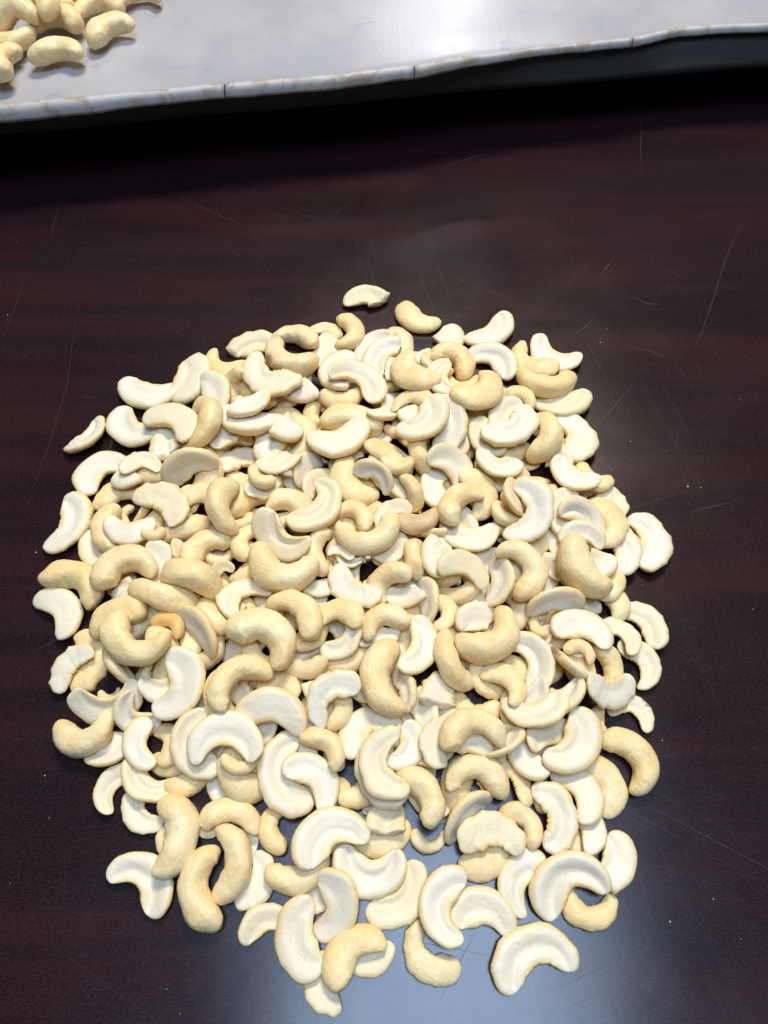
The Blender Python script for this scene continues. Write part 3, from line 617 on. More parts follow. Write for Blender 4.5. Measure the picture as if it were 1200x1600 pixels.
# mesh kind, variant, place in mm, rotation, length in mm, tint, sort
ROWS = [
    ('half', 22, -145.3, 214.2, 3.4, 0.279, -0.163, 0.06, 0.944, 25.5, '', 50),
    ('half', 29, -125.4, 217.8, 4.1, 0.898, -0.018, -0.077, 0.433, 32.0, '', 85),
    ('half', 3, -121.0, 240.0, 3.5, 0.769, 0.004, 0.0, 0.639, 31.5, '', 85),
    ('half', 30, -100.6, 216.2, 12.9, 0.473, -0.023, -0.088, -0.876, 31.9, '', 96),
    ('chip', 3, -99.5, 250.4, 4.0, 0.068, 0.0, 0.023, -0.997, 32.0, '', 6),
    ('half', 17, -84.3, 259.5, 3.2, 0.011, -0.862, -0.504, -0.049, 26.5, '', 31),
    ('whole', 12, -85.5, 214.7, 16.3, 0.077, 0.336, -0.079, -0.935, 32.0, '', 193),
    ('chip', 9, -103.5, 207.7, 8.4, 0.997, -0.071, -0.01, 0.0, 24.1, '', 5),
    ('half', 0, -91.7, 190.7, 13.9, 0.731, 0.384, 0.32, -0.464, 27.9, '', 25),
    ('half', 18, -136.6, 193.8, 2.9, 0.928, -0.016, 0.009, -0.373, 28.2, '', 48),
    ('half', 13, -114.0, 193.2, 11.1, 0.742, -0.057, 0.008, -0.668, 19.5, '', 148),
    ('piece', 3, -120.9, 185.7, 7.9, 0.379, -0.04, -0.074, 0.922, 12.2, '', 165),
    ('half', 19, -126.7, 181.9, 2.5, 0.012, -0.814, 0.581, -0.007, 23.9, '', 32),
    ('half', 9, -98.1, 170.7, 14.1, 0.439, 0.025, -0.068, -0.896, 31.8, '', 99),
    ('half', 38, -142.9, 164.7, 3.4, 0.104, -0.008, -0.013, 0.994, 32.0, '', 82),
    ('whole', 22, -125.1, 159.3, 8.4, 0.998, -0.008, 0.022, 0.066, 24.3, '', 257),
    ('half', 30, -112.8, 156.5, 12.0, 0.708, 0.078, -0.039, 0.701, 23.3, '', 69),
    ('whole', 15, -120.1, 169.2, 2.3, 1.0, 0.011, 0.003, -0.007, 12.4, '', 221),
    ('whole', 0, -100.9, 153.6, 14.2, 0.656, 0.096, -0.054, 0.747, 11.3, '', 233),
    ('half', 35, -110.4, 170.6, 6.0, 0.112, -0.522, 0.071, 0.842, 19.5, '', 112),
    ('whole', 5, -89.2, 159.4, 8.2, 0.42, -0.364, 0.314, 0.77, 25.2, '', 241),
    ('piece', 13, -131.8, 152.1, 2.6, 0.893, 0.018, 0.034, 0.448, 16.5, '', 163),
    ('whole', 11, -134.1, 135.0, 6.0, 0.524, 0.017, -0.021, -0.851, 31.5, '', 189),
    ('whole', 14, -111.9, 138.6, 13.6, 0.802, 0.001, -0.006, -0.598, 29.0, '', 192),
    ('piece', 12, -117.1, 137.9, 2.1, 0.866, 0.02, 0.004, -0.499, 13.8, '', 164),
    ('half', 5, -96.4, 140.8, 8.6, 0.079, -0.135, 0.118, -0.981, 24.0, '', 68),
    ('whole', 4, -82.0, 131.7, 17.5, 0.475, 0.54, 0.414, -0.557, 28.4, '', 240),
    ('whole', 5, -92.5, 124.0, 14.3, 0.633, -0.227, 0.465, 0.576, 30.5, '', 186),
    ('half', 30, -138.8, 122.6, 3.0, 0.363, -0.006, 0.009, -0.932, 26.8, '', 52),
    ('whole', 19, -111.0, 117.2, 11.9, 0.811, 0.099, -0.072, -0.572, 26.1, '', 263),
    ('piece', 3, -111.4, 127.6, 7.8, 0.565, -0.155, -0.238, 0.774, 12.5, '', 183),
    ('whole', 8, -100.3, 102.5, 18.6, 0.831, -0.007, -0.055, 0.553, 30.6, '', 195),
    ('whole', 1, -88.0, 112.5, 13.7, 0.489, 0.051, -0.081, -0.867, 16.5, 'amber', 200),
    ('half', 21, -74.5, 109.6, 16.7, 0.293, 0.448, 0.19, -0.823, 26.1, '', 27),
    ('half', 26, -80.0, 107.7, 9.0, 0.061, 0.12, -0.987, 0.085, 19.5, '', 132),
    ('half', 9, -122.0, 101.0, 2.3, 0.0, -0.076, 0.997, 0.013, 28.8, '', 76),
    ('half', 9, -129.4, 97.6, 5.1, 0.936, 0.091, -0.064, -0.333, 23.0, '', 55),
    ('half', 33, -107.5, 95.5, 8.3, 0.756, -0.205, 0.554, 0.283, 27.0, '', 30),
    ('half', 18, -80.2, 87.3, 12.2, 0.089, 0.037, -0.103, 0.99, 29.3, '', 95),
    ('chip', 13, -88.2, 86.6, 9.0, 0.614, 0.2, -0.003, 0.764, 19.5, '', 14),
    ('half', 31, -109.7, 80.9, 7.1, 0.601, 0.316, -0.225, 0.699, 28.8, '', 73),
    ('whole', 8, -111.9, 85.8, 1.6, 0.638, -0.018, 0.05, 0.768, 9.5, '', 221),
    ('whole', 16, -117.4, 68.9, 6.5, 0.657, -0.076, -0.077, 0.746, 25.7, '', 253),
    ('half', 37, -98.8, 76.1, 6.5, 0.87, 0.327, 0.014, 0.369, 21.2, '', 107),
    ('chip', 11, -106.4, 64.0, 3.3, 0.321, -0.101, 0.086, 0.938, 19.5, '', 10),
    ('half', 16, -94.9, 64.8, 7.4, 0.988, 0.029, 0.02, 0.15, 21.2, '', 142),
    ('half', 18, -83.7, 66.6, 4.0, 0.05, -0.178, 0.971, -0.151, 19.5, '', 128),
    ('half', 11, -81.6, 60.0, 2.4, 0.097, 0.576, 0.811, -0.044, 19.5, '', 117),
    ('half', 35, -103.7, 50.8, 1.9, 0.965, -0.014, 0.014, -0.263, 20.4, '', 138),
    ('half', 17, -90.8, 51.6, 4.2, 0.844, -0.004, 0.138, 0.519, 23.3, '', 51),
    ('half', 22, -92.1, 40.3, 1.8, 0.921, 0.004, 0.017, 0.389, 19.5, '', 138),
    ('half', 26, -73.5, 52.8, 3.5, 0.104, -0.422, -0.899, 0.049, 19.5, '', 117),
    ('whole', 27, -75.5, 33.4, 6.7, 0.037, -0.057, -0.03, -0.997, 30.1, '', 199),
    ('whole', 11, -81.6, 31.8, 2.1, 0.998, 0.025, 0.056, 0.023, 11.2, '', 223),
    ('half', 33, -85.8, 18.7, 2.5, 0.451, -0.006, 0.003, -0.892, 27.3, '', 46),
    ('whole', 11, -65.4, 15.2, 5.4, 0.996, 0.027, 0.034, 0.077, 28.4, '', 250),
    ('whole', 22, -54.4, 24.0, 6.6, 0.021, 0.111, 0.094, -0.989, 26.5, '', 258),
    ('whole', 13, -56.7, 40.0, 4.9, 0.665, -0.054, -0.016, -0.745, 23.8, '', 262),
    ('piece', 9, -51.2, 30.3, 1.5, 0.765, 0.008, 0.052, 0.642, 9.0, '', 164),
    ('half', 19, -45.3, 17.3, 2.1, 0.177, -0.004, -0.009, 0.984, 20.7, '', 139),
    ('whole', 20, -66.6, 35.5, 1.9, 0.87, 0.003, 0.052, 0.491, 10.5, '', 224),
    ('chip', 9, -69.1, 273.2, 2.8, 0.86, 0.031, 0.007, -0.509, 27.5, '', 2),
    ('half', 14, -57.2, 240.7, 15.1, 0.88, 0.038, -0.061, 0.47, 32.0, '', 104),
    ('whole', 22, -46.8, 278.0, 5.1, 0.618, -0.019, -0.079, -0.782, 26.5, '', 242),
    ('whole', 7, -48.5, 255.2, 13.9, 0.877, -0.035, 0.087, 0.471, 30.3, 'brown', 185),
    ('half', 7, -31.8, 286.3, 1.9, 0.003, 0.672, -0.741, -0.016, 19.7, '', 120),
    ('whole', 6, -18.2, 281.4, 5.0, 0.012, 0.017, 0.028, 0.999, 25.8, '', 246),
    ('chip', 10, -32.4, 270.3, 2.3, 0.357, -0.004, 0.002, 0.934, 23.0, '', 2),
    ('chip', 5, -43.8, 239.1, 9.9, 0.783, 0.059, -0.137, 0.604, 25.5, '', 4),
    ('half', 26, -24.6, 251.3, 8.2, 0.99, -0.118, -0.022, -0.069, 32.0, '', 90),
    ('half', 35, -12.0, 241.4, 14.2, 0.499, -0.111, 0.036, -0.859, 32.0, '', 94),
    ('whole', 19, -21.0, 233.8, 7.7, 0.658, 0.054, -0.02, 0.751, 23.1, '', 252),
    ('half', 37, -6.9, 270.6, 4.8, 0.938, 0.009, -0.188, -0.289, 26.5, '', 44),
    ('chip', 6, -0.1, 259.6, 10.6, 0.902, 0.048, -0.032, -0.428, 27.8, '', 3),
    ('half', 23, 13.0, 243.9, 16.9, 0.089, 0.949, 0.293, 0.067, 30.4, '', 78),
    ('whole', 12, 23.2, 254.6, 13.7, 0.957, -0.167, -0.026, -0.237, 15.3, '', 229),
    ('whole', 4, 37.6, 260.7, 7.0, 0.4, -0.06, 0.086, -0.91, 26.2, '', 244),
    ('piece', 10, 36.5, 278.8, 2.7, 0.48, 0.002, 0.018, 0.877, 16.5, '', 163),
    ('half', 36, 58.3, 282.3, 3.3, 0.421, 0.003, 0.01, 0.907, 32.0, '', 85),
    ('half', 20, 58.0, 263.7, 3.6, 0.459, 0.1, 0.031, -0.882, 29.9, '', 85),
    ('half', 24, 76.8, 262.0, 3.7, 0.027, 0.924, 0.365, 0.108, 29.2, '', 76),
    ('half', 31, 89.3, 266.1, 3.1, 0.879, 0.027, -0.06, 0.473, 29.8, '', 84),
    ('whole', 12, 83.4, 246.1, 6.5, 0.71, -0.056, 0.109, 0.694, 31.8, '', 189),
    ('half', 38, 90.5, 233.4, 3.4, 0.661, -0.045, 0.008, 0.749, 30.8, '', 87),
    ('half', 19, 95.1, 211.6, 4.5, 0.045, -0.031, -0.061, -0.997, 32.0, '', 87),
    ('whole', 10, 83.1, 206.7, 2.7, 0.482, -0.048, 0.024, 0.874, 16.5, '', 206),
    ('half', 18, 47.4, 231.4, 17.8, 0.044, -0.39, -0.913, 0.115, 32.0, '', 79),
    ('half', 39, 39.7, 244.9, 6.3, 0.124, 0.736, 0.664, 0.035, 19.5, '', 126),
    ('half', 2, 13.5, 229.5, 14.1, 0.038, -0.721, 0.667, -0.183, 22.2, '', 39),
    ('half', 0, 20.2, 212.1, 18.9, 0.396, 0.004, -0.063, 0.916, 29.5, '', 98),
    ('half', 15, 31.8, 215.2, 13.2, 0.027, 0.069, 0.129, -0.989, 32.0, '', 93),
    ('half', 15, 61.7, 210.0, 15.3, 0.433, 0.013, 0.018, 0.901, 32.0, '', 96),
    ('whole', 23, 68.9, 237.7, 4.6, 0.511, 0.117, -0.051, -0.85, 19.5, '', 211),
    ('whole', 19, 58.9, 232.9, 5.2, 0.97, 0.239, 0.021, 0.022, 16.5, '', 211),
    ('half', 7, 48.1, 207.1, 11.0, 0.965, 0.07, -0.091, 0.236, 24.1, '', 59),
    ('chip', 11, 59.7, 220.4, 9.7, 0.999, 0.016, 0.036, 0.034, 25.9, '', 5),
    ('whole', 16, 76.8, 208.7, 11.4, 0.084, -0.296, 0.021, 0.951, 28.2, '', 264),
    ('half', 37, 63.6, 199.7, 6.8, 0.06, 0.975, -0.095, -0.192, 24.9, '', 40),
    ('half', 6, 1.0, 226.4, 9.6, 0.185, 0.096, 0.197, 0.958, 24.2, '', 59),
    ('whole', 0, 5.4, 215.3, 6.0, 0.813, -0.066, -0.017, 0.578, 12.5, '', 232),
    ('whole', 19, -15.5, 221.5, 7.6, 0.685, -0.13, -0.048, -0.715, 32.0, '', 190),
    ('half', 30, -20.3, 205.9, 12.4, 0.537, 0.026, -0.009, 0.843, 32.0, '', 89),
    ('half', 30, -65.1, 214.8, 14.4, 0.777, -0.105, 0.086, 0.614, 32.0, '', 95),
    ('chip', 4, -64.7, 221.7, 19.7, 0.69, 0.003, 0.013, 0.724, 20.7, '', 15),
    ('half', 27, -83.7, 235.6, 9.5, 0.088, 0.114, 0.109, -0.984, 27.2, '', 66),
    ('whole', 15, -75.9, 242.0, 8.3, 0.845, 0.337, -0.299, -0.288, 22.3, '', 237),
    ('half', 30, -48.7, 226.3, 2.5, 0.001, -0.555, 0.832, -0.003, 23.1, '', 37),
    ('whole', 10, -40.4, 209.2, 6.9, 0.079, -0.056, -0.08, 0.992, 27.7, '', 262),
    ('half', 3, -53.0, 204.2, 10.1, 0.994, 0.014, -0.007, -0.105, 28.4, '', 68),
    ('whole', 26, -35.9, 226.9, 4.3, 0.983, -0.044, -0.171, 0.049, 16.5, '', 209),
    ('half', 1, -67.8, 200.2, 3.5, 0.762, -0.103, -0.04, -0.639, 26.0, '', 49),
    ('whole', 2, -56.5, 181.7, 17.1, 0.908, -0.021, 0.101, 0.406, 15.7, '', 231),
    ('chip', 13, -48.6, 191.5, 14.0, 0.469, 0.011, 0.04, 0.882, 21.3, '', 12),
    ('half', 7, -82.9, 175.6, 11.5, 0.071, -0.734, 0.673, 0.057, 22.9, '', 39),
    ('whole', 29, -71.5, 167.0, 18.3, 0.902, -0.004, 0.431, 0.029, 28.1, '', 239),
    ('whole', 2, -59.2, 176.6, 5.9, 0.788, -0.082, -0.003, -0.611, 31.6, '', 187),
    ('whole', 3, -41.6, 170.1, 11.3, 0.578, -0.04, 0.158, -0.8, 23.5, '', 256),
    ('half', 17, -29.3, 167.9, 13.3, 0.236, -0.019, 0.041, 0.971, 32.0, '', 100),
    ('half', 25, -46.3, 152.8, 12.0, 0.851, 0.168, -0.289, 0.405, 29.6, '', 72),
    ('whole', 2, -61.5, 152.2, 10.0, 0.986, -0.086, 0.002, -0.143, 20.4, '', 218),
    ('whole', 15, -79.7, 148.4, 11.6, 0.926, -0.047, 0.053, -0.37, 25.5, '', 256),
    ('whole', 29, -72.8, 145.8, 6.1, 0.599, 0.036, 0.091, 0.795, 13.5, '', 230),
    ('whole', 4, -44.2, 135.7, 14.8, 0.799, -0.013, -0.026, 0.6, 31.3, '', 198),
    ('half', 18, -78.2, 135.1, 4.1, 0.047, 0.622, -0.778, -0.073, 25.7, '', 33),
    ('half', 39, -60.6, 125.8, 10.9, 0.904, -0.196, -0.034, -0.377, 25.1, '', 59),
    ('whole', 26, -72.8, 116.6, 11.1, 0.877, -0.293, 0.315, 0.213, 21.5, '', 204),
    ('whole', 11, -29.5, 147.5, 9.1, 0.995, 0.03, -0.093, -0.008, 22.6, '', 256),
    ('whole', 4, -12.5, 167.1, 8.0, 0.462, -0.001, 0.004, -0.887, 20.2, '', 212),
    ('half', 5, -15.9, 184.1, 7.9, 0.031, -0.951, -0.308, 0.013, 29.1, '', 80),
    ('half', 32, -30.8, 186.5, 5.4, 0.888, -0.097, 0.185, -0.409, 22.2, '', 63),
    ('half', 30, -37.7, 193.3, 7.2, 0.872, -0.001, 0.418, -0.257, 21.7, '', 110),
    ('whole', 12, -6.6, 154.1, 13.0, 0.639, -0.002, -0.038, 0.768, 29.9, '', 197),
    ('half', 14, 3.0, 167.0, 9.3, 0.846, 0.092, -0.127, -0.51, 19.5, '', 141),
    ('half', 31, 2.7, 149.7, 7.2, 0.538, 0.032, -0.061, 0.84, 19.5, '', 142),
    ('whole', 19, 15.3, 161.1, 11.6, 0.647, -0.091, -0.003, 0.757, 21.0, 'tan', 219),
    ('whole', 29, 13.2, 177.0, 9.7, 0.078, -0.419, -0.369, 0.826, 19.5, '', 205),
    ('half', 18, 24.2, 182.6, 5.6, 0.999, -0.002, 0.05, 0.016, 24.0, '', 56),
    ('half', 23, 32.7, 192.7, 9.1, 0.428, -0.097, 0.232, -0.868, 27.7, '', 54),
    ('whole', 18, 33.2, 171.1, 12.4, 0.928, -0.061, -0.024, -0.366, 25.7, '', 260),
    ('half', 4, 45.0, 179.8, 7.4, 0.009, 0.147, -0.985, -0.09, 26.4, '', 40),
    ('half', 12, 37.4, 156.7, 8.3, 0.805, -0.058, -0.014, 0.591, 27.5, '', 61),
    ('half', 30, 33.9, 137.5, 14.7, 0.612, -0.103, 0.152, -0.769, 24.2, '', 68),
    ('whole', 13, 32.8, 129.5, 6.0, 0.669, -0.237, -0.028, 0.704, 19.5, '', 207),
    ('half', 27, 19.2, 124.8, 10.2, 0.087, 0.459, -0.038, -0.883, 23.3, '', 29),
    ('whole', 2, 25.6, 119.4, 7.3, 0.025, -0.002, 0.094, 0.995, 19.5, '', 216),
    ('whole', 28, 1.0, 132.9, 9.8, 0.886, 0.155, -0.168, -0.404, 23.4, '', 256),
    ('chip', 13, 9.2, 127.1, 8.0, 0.652, -0.122, -0.162, 0.731, 19.5, '', 12),
    ('whole', 15, 13.3, 144.6, 10.6, 0.819, -0.069, 0.569, -0.043, 20.7, '', 201),
    ('chip', 0, 22.3, 142.7, 13.7, 0.993, 0.061, -0.013, -0.1, 19.5, '', 16),
    ('half', 9, -14.0, 128.8, 9.8, 0.903, -0.016, -0.117, 0.413, 27.4, '', 59),
    ('half', 18, -18.2, 117.7, 12.6, 0.038, -0.658, 0.749, -0.07, 21.4, '', 129),
    ('half', 2, -30.1, 132.9, 6.5, 0.838, 0.005, 0.072, 0.542, 19.5, '', 143),
    ('chip', 1, -30.7, 129.7, 2.9, 0.89, -0.002, 0.099, 0.444, 20.1, '', 11),
    ('whole', 22, -35.4, 117.2, 15.2, 0.42, 0.031, -0.047, -0.906, 27.9, '', 259),
    ('whole', 14, -48.0, 106.6, 16.6, 0.47, -0.072, -0.035, -0.879, 32.0, '', 196),
    ('half', 29, -29.7, 112.3, 8.7, 0.046, -0.112, -0.993, 0.013, 23.2, '', 41),
    ('whole', 21, -32.4, 96.1, 7.6, 0.728, 0.118, -0.04, 0.674, 19.5, 'amber2', 235),
    ('half', 17, -16.3, 106.9, 8.0, 0.353, -0.08, -0.114, 0.925, 21.1, '', 141),
    ('whole', 24, -57.9, 88.2, 16.2, 0.902, -0.064, 0.04, -0.424, 27.7, '', 261),
    ('half', 2, -50.2, 99.2, 8.5, 0.095, -0.812, -0.57, 0.078, 19.5, '', 131),
    ('half', 33, -41.6, 89.3, 8.3, 0.024, 0.565, -0.808, 0.166, 19.5, '', 127),
    ('half', 15, -57.5, 89.1, 5.5, 0.991, -0.009, -0.115, 0.068, 19.5, '', 145),
    ('half', 30, -43.4, 77.1, 13.3, 0.653, 0.111, 0.123, -0.739, 28.7, '', 101),
    ('half', 31, -59.9, 66.1, 14.7, 0.714, 0.022, -0.006, -0.699, 30.0, '', 97),
    ('chip', 6, -48.2, 73.8, 7.1, 0.035, 0.002, -0.147, 0.988, 19.5, '', 13),
    ('half', 2, -73.3, 63.8, 9.8, 0.982, 0.116, 0.027, 0.148, 27.3, '', 61),
    ('whole', 22, -54.2, 56.6, 12.3, 0.681, 0.072, 0.113, 0.72, 14.4, '', 226),
    ('half', 34, -54.5, 53.1, 7.5, 0.064, -0.912, -0.38, 0.144, 24.4, '', 40),
    ('piece', 12, -63.2, 49.7, 1.7, 0.988, 0.001, 0.011, -0.156, 10.9, '', 159),
    ('half', 10, -38.7, 53.6, 7.6, 0.988, 0.038, 0.057, 0.135, 31.5, '', 92),
    ('half', 13, -26.2, 52.5, 8.3, 0.393, -0.126, 0.043, -0.91, 25.2, '', 54),
    ('whole', 11, -22.4, 64.0, 10.3, 0.421, -0.04, -0.014, -0.906, 20.5, '', 213),
    ('half', 24, -21.3, 82.5, 15.2, 0.923, 0.113, 0.091, -0.358, 25.3, '', 70),
    ('whole', 29, -18.0, 79.3, 9.1, 0.043, -0.073, 0.062, -0.994, 19.5, '', 213),
    ('half', 14, -6.8, 70.9, 7.8, 0.846, -0.041, -0.126, -0.517, 25.8, '', 63),
    ('half', 16, -29.1, 68.8, 5.4, 0.993, 0.013, 0.004, -0.118, 19.5, '', 145),
    ('whole', 4, -0.2, 115.2, 10.6, 0.82, -0.018, 0.043, -0.571, 21.8, '', 213),
    ('whole', 22, -1.0, 88.8, 14.4, 0.996, -0.059, 0.045, 0.054, 32.0, '', 192),
    ('half', 36, 14.7, 102.2, 12.7, 0.155, 0.145, 0.06, 0.975, 26.7, '', 65),
    ('half', 15, 8.8, 86.5, 10.9, 0.194, 0.393, -0.057, -0.897, 19.5, '', 108),
    ('piece', 1, 20.3, 86.6, 8.6, 0.962, -0.102, 0.25, 0.029, 15.6, '', 171),
    ('whole', 12, 27.7, 97.0, 10.5, 0.851, 0.05, 0.453, 0.259, 27.0, '', 238),
    ('whole', 28, 43.9, 106.4, 12.4, 0.445, -0.054, 0.051, 0.893, 29.7, '', 191),
    ('chip', 0, 38.4, 116.8, 8.5, 0.661, -0.073, 0.189, -0.723, 20.4, '', 14),
    ('half', 1, 41.1, 90.8, 5.3, 0.105, -0.932, -0.318, 0.138, 19.5, '', 125),
    ('half', 17, 49.0, 89.6, 9.6, 0.013, 0.34, -0.934, 0.109, 21.6, '', 123),
    ('half', 35, 60.9, 99.6, 7.7, 0.235, 0.159, 0.023, -0.959, 27.3, '', 56),
    ('chip', 7, 14.7, 76.7, 8.2, 0.235, 0.117, 0.0, -0.965, 19.5, '', 12),
    ('whole', 2, 33.0, 68.8, 16.7, 0.748, -0.006, 0.026, -0.663, 26.6, '', 255),
    ('half', 1, 18.5, 64.4, 12.6, 0.996, 0.051, 0.067, -0.004, 19.5, '', 144),
    ('chip', 5, 31.9, 65.1, 10.8, 0.73, 0.035, -0.022, -0.682, 19.5, '', 17),
    ('half', 39, -0.7, 56.2, 13.6, 0.996, 0.014, -0.016, 0.081, 27.6, '', 61),
    ('half', 8, -2.0, 54.2, 8.3, 0.99, 0.032, -0.067, 0.122, 28.4, '', 57),
    ('half', 0, 9.6, 63.5, 10.4, 0.238, 0.082, -0.049, 0.967, 20.5, '', 140),
    ('whole', 5, 14.5, 47.6, 9.8, 0.293, 0.01, -0.114, -0.949, 25.1, '', 256),
    ('whole', 16, 35.5, 53.7, 7.9, 0.654, -0.007, 0.038, -0.756, 25.0, '', 258),
    ('half', 9, 52.2, 52.3, 3.4, 0.296, 0.214, -0.928, 0.072, 19.5, '', 119),
    ('half', 7, 47.0, 64.2, 11.3, 0.395, -0.378, 0.247, 0.8, 19.5, '', 111),
    ('half', 10, 59.1, 76.7, 12.0, 0.69, -0.215, 0.024, 0.691, 26.6, '', 59),
    ('piece', 8, 59.8, 83.4, 8.2, 0.655, -0.051, -0.2, 0.727, 13.5, '', 175),
    ('half', 0, 54.5, 59.9, 5.9, 0.964, -0.07, 0.02, 0.255, 20.9, '', 147),
    ('half', 26, 64.4, 70.2, 5.9, 0.798, -0.116, 0.073, -0.587, 22.3, '', 63),
    ('half', 0, 74.3, 65.0, 9.0, 0.334, 0.039, -0.02, 0.942, 28.9, '', 99),
    ('half', 30, 74.4, 48.3, 4.6, 0.209, -0.028, -0.13, -0.969, 24.9, '', 48),
    ('half', 29, 85.9, 51.6, 2.4, 0.007, -0.157, 0.988, 0.004, 24.4, '', 35),
    ('whole', 6, 96.2, 60.5, 4.7, 0.237, 0.012, 0.021, -0.971, 27.3, '', 246),
    ('half', 15, 64.3, 39.7, 6.0, 0.073, 0.022, -0.003, -0.997, 26.1, '', 66),
    ('whole', 26, 85.5, 75.9, 2.8, 0.996, 0.029, 0.082, 0.009, 11.8, '', 221),
    ('half', 39, 100.0, 79.8, 1.9, 0.507, 0.006, -0.002, -0.862, 19.5, 'brown', 105),
    ('half', 9, 90.2, 85.1, 9.1, 0.659, 0.275, 0.091, 0.694, 26.9, '', 66),
    ('half', 2, 107.3, 99.9, 2.5, 0.171, 0.01, -0.0, -0.985, 22.8, '', 50),
    ('half', 18, 74.9, 96.4, 10.2, 0.82, -0.297, 0.429, 0.235, 24.5, 'brown', 24),
    ('whole', 21, 92.8, 98.4, 4.7, 0.094, -0.09, 0.101, -0.986, 19.5, '', 208),
    ('whole', 2, 80.6, 102.7, 9.1, 0.519, 0.039, 0.058, -0.852, 14.0, '', 225),
    ('half', 0, 82.0, 112.2, 9.6, 0.586, -0.052, -0.069, -0.806, 26.5, '', 59),
    ('half', 39, 99.3, 110.6, 5.2, 0.387, -0.037, -0.126, -0.913, 20.9, '', 138),
    ('whole', 10, 64.8, 114.7, 6.1, 0.978, -0.207, -0.005, -0.033, 13.2, '', 230),
    ('half', 32, 72.1, 123.2, 12.8, 0.64, 0.297, 0.418, -0.572, 26.7, '', 25),
    ('whole', 26, 83.9, 137.2, 14.5, 0.972, 0.03, 0.031, 0.232, 30.3, '', 192),
    ('whole', 17, 60.0, 136.7, 15.0, 0.161, 0.039, 0.08, -0.983, 27.6, '', 256),
    ('half', 23, 50.2, 132.5, 11.4, 0.042, -0.375, 0.06, 0.924, 23.9, '', 28),
    ('piece', 4, 88.0, 126.5, 2.3, 0.998, 0.032, 0.012, -0.044, 10.6, '', 160),
    ('half', 22, 111.8, 117.5, 2.3, 0.329, 0.034, -0.014, -0.944, 24.9, '', 50),
    ('half', 26, 100.4, 127.2, 3.8, 0.052, -0.164, 0.98, -0.098, 19.5, '', 116),
    ('half', 17, 98.5, 134.3, 6.8, 0.055, 0.114, 0.99, -0.062, 20.3, '', 122),
    ('piece', 0, 94.9, 139.8, 9.7, 0.794, 0.043, -0.21, 0.569, 12.9, '', 174),
    ('half', 19, 121.1, 155.1, 3.1, 0.027, 0.002, 0.007, -1.0, 30.2, '', 85),
    ('half', 38, 107.0, 153.5, 3.8, 0.121, -0.01, -0.035, -0.992, 29.6, '', 84),
    ('half', 7, 87.8, 155.2, 11.6, 0.638, 0.135, 0.105, -0.751, 21.4, '', 146),
    ('half', 34, 89.6, 163.4, 10.5, 0.372, -0.081, 0.216, -0.899, 26.7, '', 62),
    ('half', 24, 102.1, 163.5, 8.2, 0.0, 0.047, -0.999, 0.026, 27.8, '', 42),
    ('half', 13, 80.8, 167.5, 9.1, 0.993, 0.062, 0.082, -0.063, 27.2, '', 61),
    ('chip', 1, 106.1, 178.1, 2.1, 0.526, 0.019, -0.009, -0.85, 19.5, '', 9),
    ('half', 23, 87.4, 185.6, 11.4, 0.882, -0.023, -0.022, 0.47, 24.4, '', 60),
    ('half', 18, 97.9, 187.5, 7.2, 0.003, 0.879, 0.476, -0.031, 20.0, '', 124),
    ('half', 39, 65.0, 163.7, 16.7, 0.125, -0.044, -0.125, 0.983, 32.0, '', 103),
    ('whole', 2, 53.7, 165.2, 11.7, 0.937, -0.081, 0.093, 0.326, 16.5, '', 218),
    ('whole', 2, 52.1, 164.2, 4.9, 0.248, -0.337, 0.059, 0.906, 19.5, '', 214),
    ('half', 14, 73.9, 154.1, 4.9, 0.389, 0.126, -0.119, -0.905, 19.6, '', 136),
    ('half', 15, 64.8, 150.3, 7.6, 0.095, -0.643, -0.759, -0.036, 19.5, '', 130),
    ('half', 21, 57.2, 171.7, 17.5, 0.919, -0.091, 0.382, -0.046, 21.5, '', 113),
    ('half', 11, 52.9, 191.1, 12.7, 0.825, 0.012, 0.046, 0.563, 23.8, '', 61),
    ('piece', 10, 35.2, 205.5, 6.3, 0.627, -0.043, -0.116, 0.77, 15.4, '', 167),
    ('whole', 15, 17.1, 201.1, 10.0, 0.87, -0.006, 0.493, 0.025, 24.3, '', 236),
    ('half', 29, 3.9, 198.9, 9.0, 0.212, 0.435, -0.875, 0.027, 28.2, '', 43),
    ('whole', 7, 6.3, 189.9, 14.6, 0.704, -0.024, 0.126, 0.698, 16.1, '', 215),
    ('half', 6, -3.8, 185.6, 13.8, 0.385, 0.373, 0.255, -0.805, 21.5, '', 109),
    ('whole', 11, -9.1, 188.7, 5.9, 0.909, 0.343, -0.192, 0.14, 16.5, '', 203),
    ('half', 20, 27.8, 240.3, 16.3, 0.998, -0.025, -0.053, 0.033, 24.6, '', 69),
    ('half', 35, 46.6, 220.5, 6.9, 0.058, 0.998, -0.029, 0.012, 27.0, '', 38),
    ('whole', 27, 9.1, 272.9, 4.9, 0.095, -0.015, -0.01, -0.995, 25.8, '', 248),
    ('whole', 2, -41.0, 35.9, 3.2, 0.999, -0.033, 0.028, -0.013, 19.6, '', 207),
    ('half', 11, -20.4, 33.0, 9.5, 0.841, -0.079, -0.012, -0.535, 29.5, '', 102),
    ('whole', 23, -29.8, 21.2, 5.2, 0.486, 0.056, 0.048, 0.871, 25.0, '', 254),
    ('half', 34, -5.4, 20.7, 4.1, 0.74, 0.078, -0.063, 0.665, 27.3, '', 49),
    ('whole', 19, -17.2, 30.2, 2.2, 0.669, -0.02, 0.002, 0.743, 11.8, '', 222),
    ('half', 0, -1.4, 31.9, 2.5, 0.011, -0.678, -0.734, 0.019, 23.1, '', 33),
    ('piece', 11, -0.1, 39.1, 5.5, 0.977, -0.186, 0.061, 0.085, 14.0, '', 173),
    ('half', 18, -16.6, 10.3, 6.2, 0.053, -0.042, -0.173, 0.983, 25.1, '', 58),
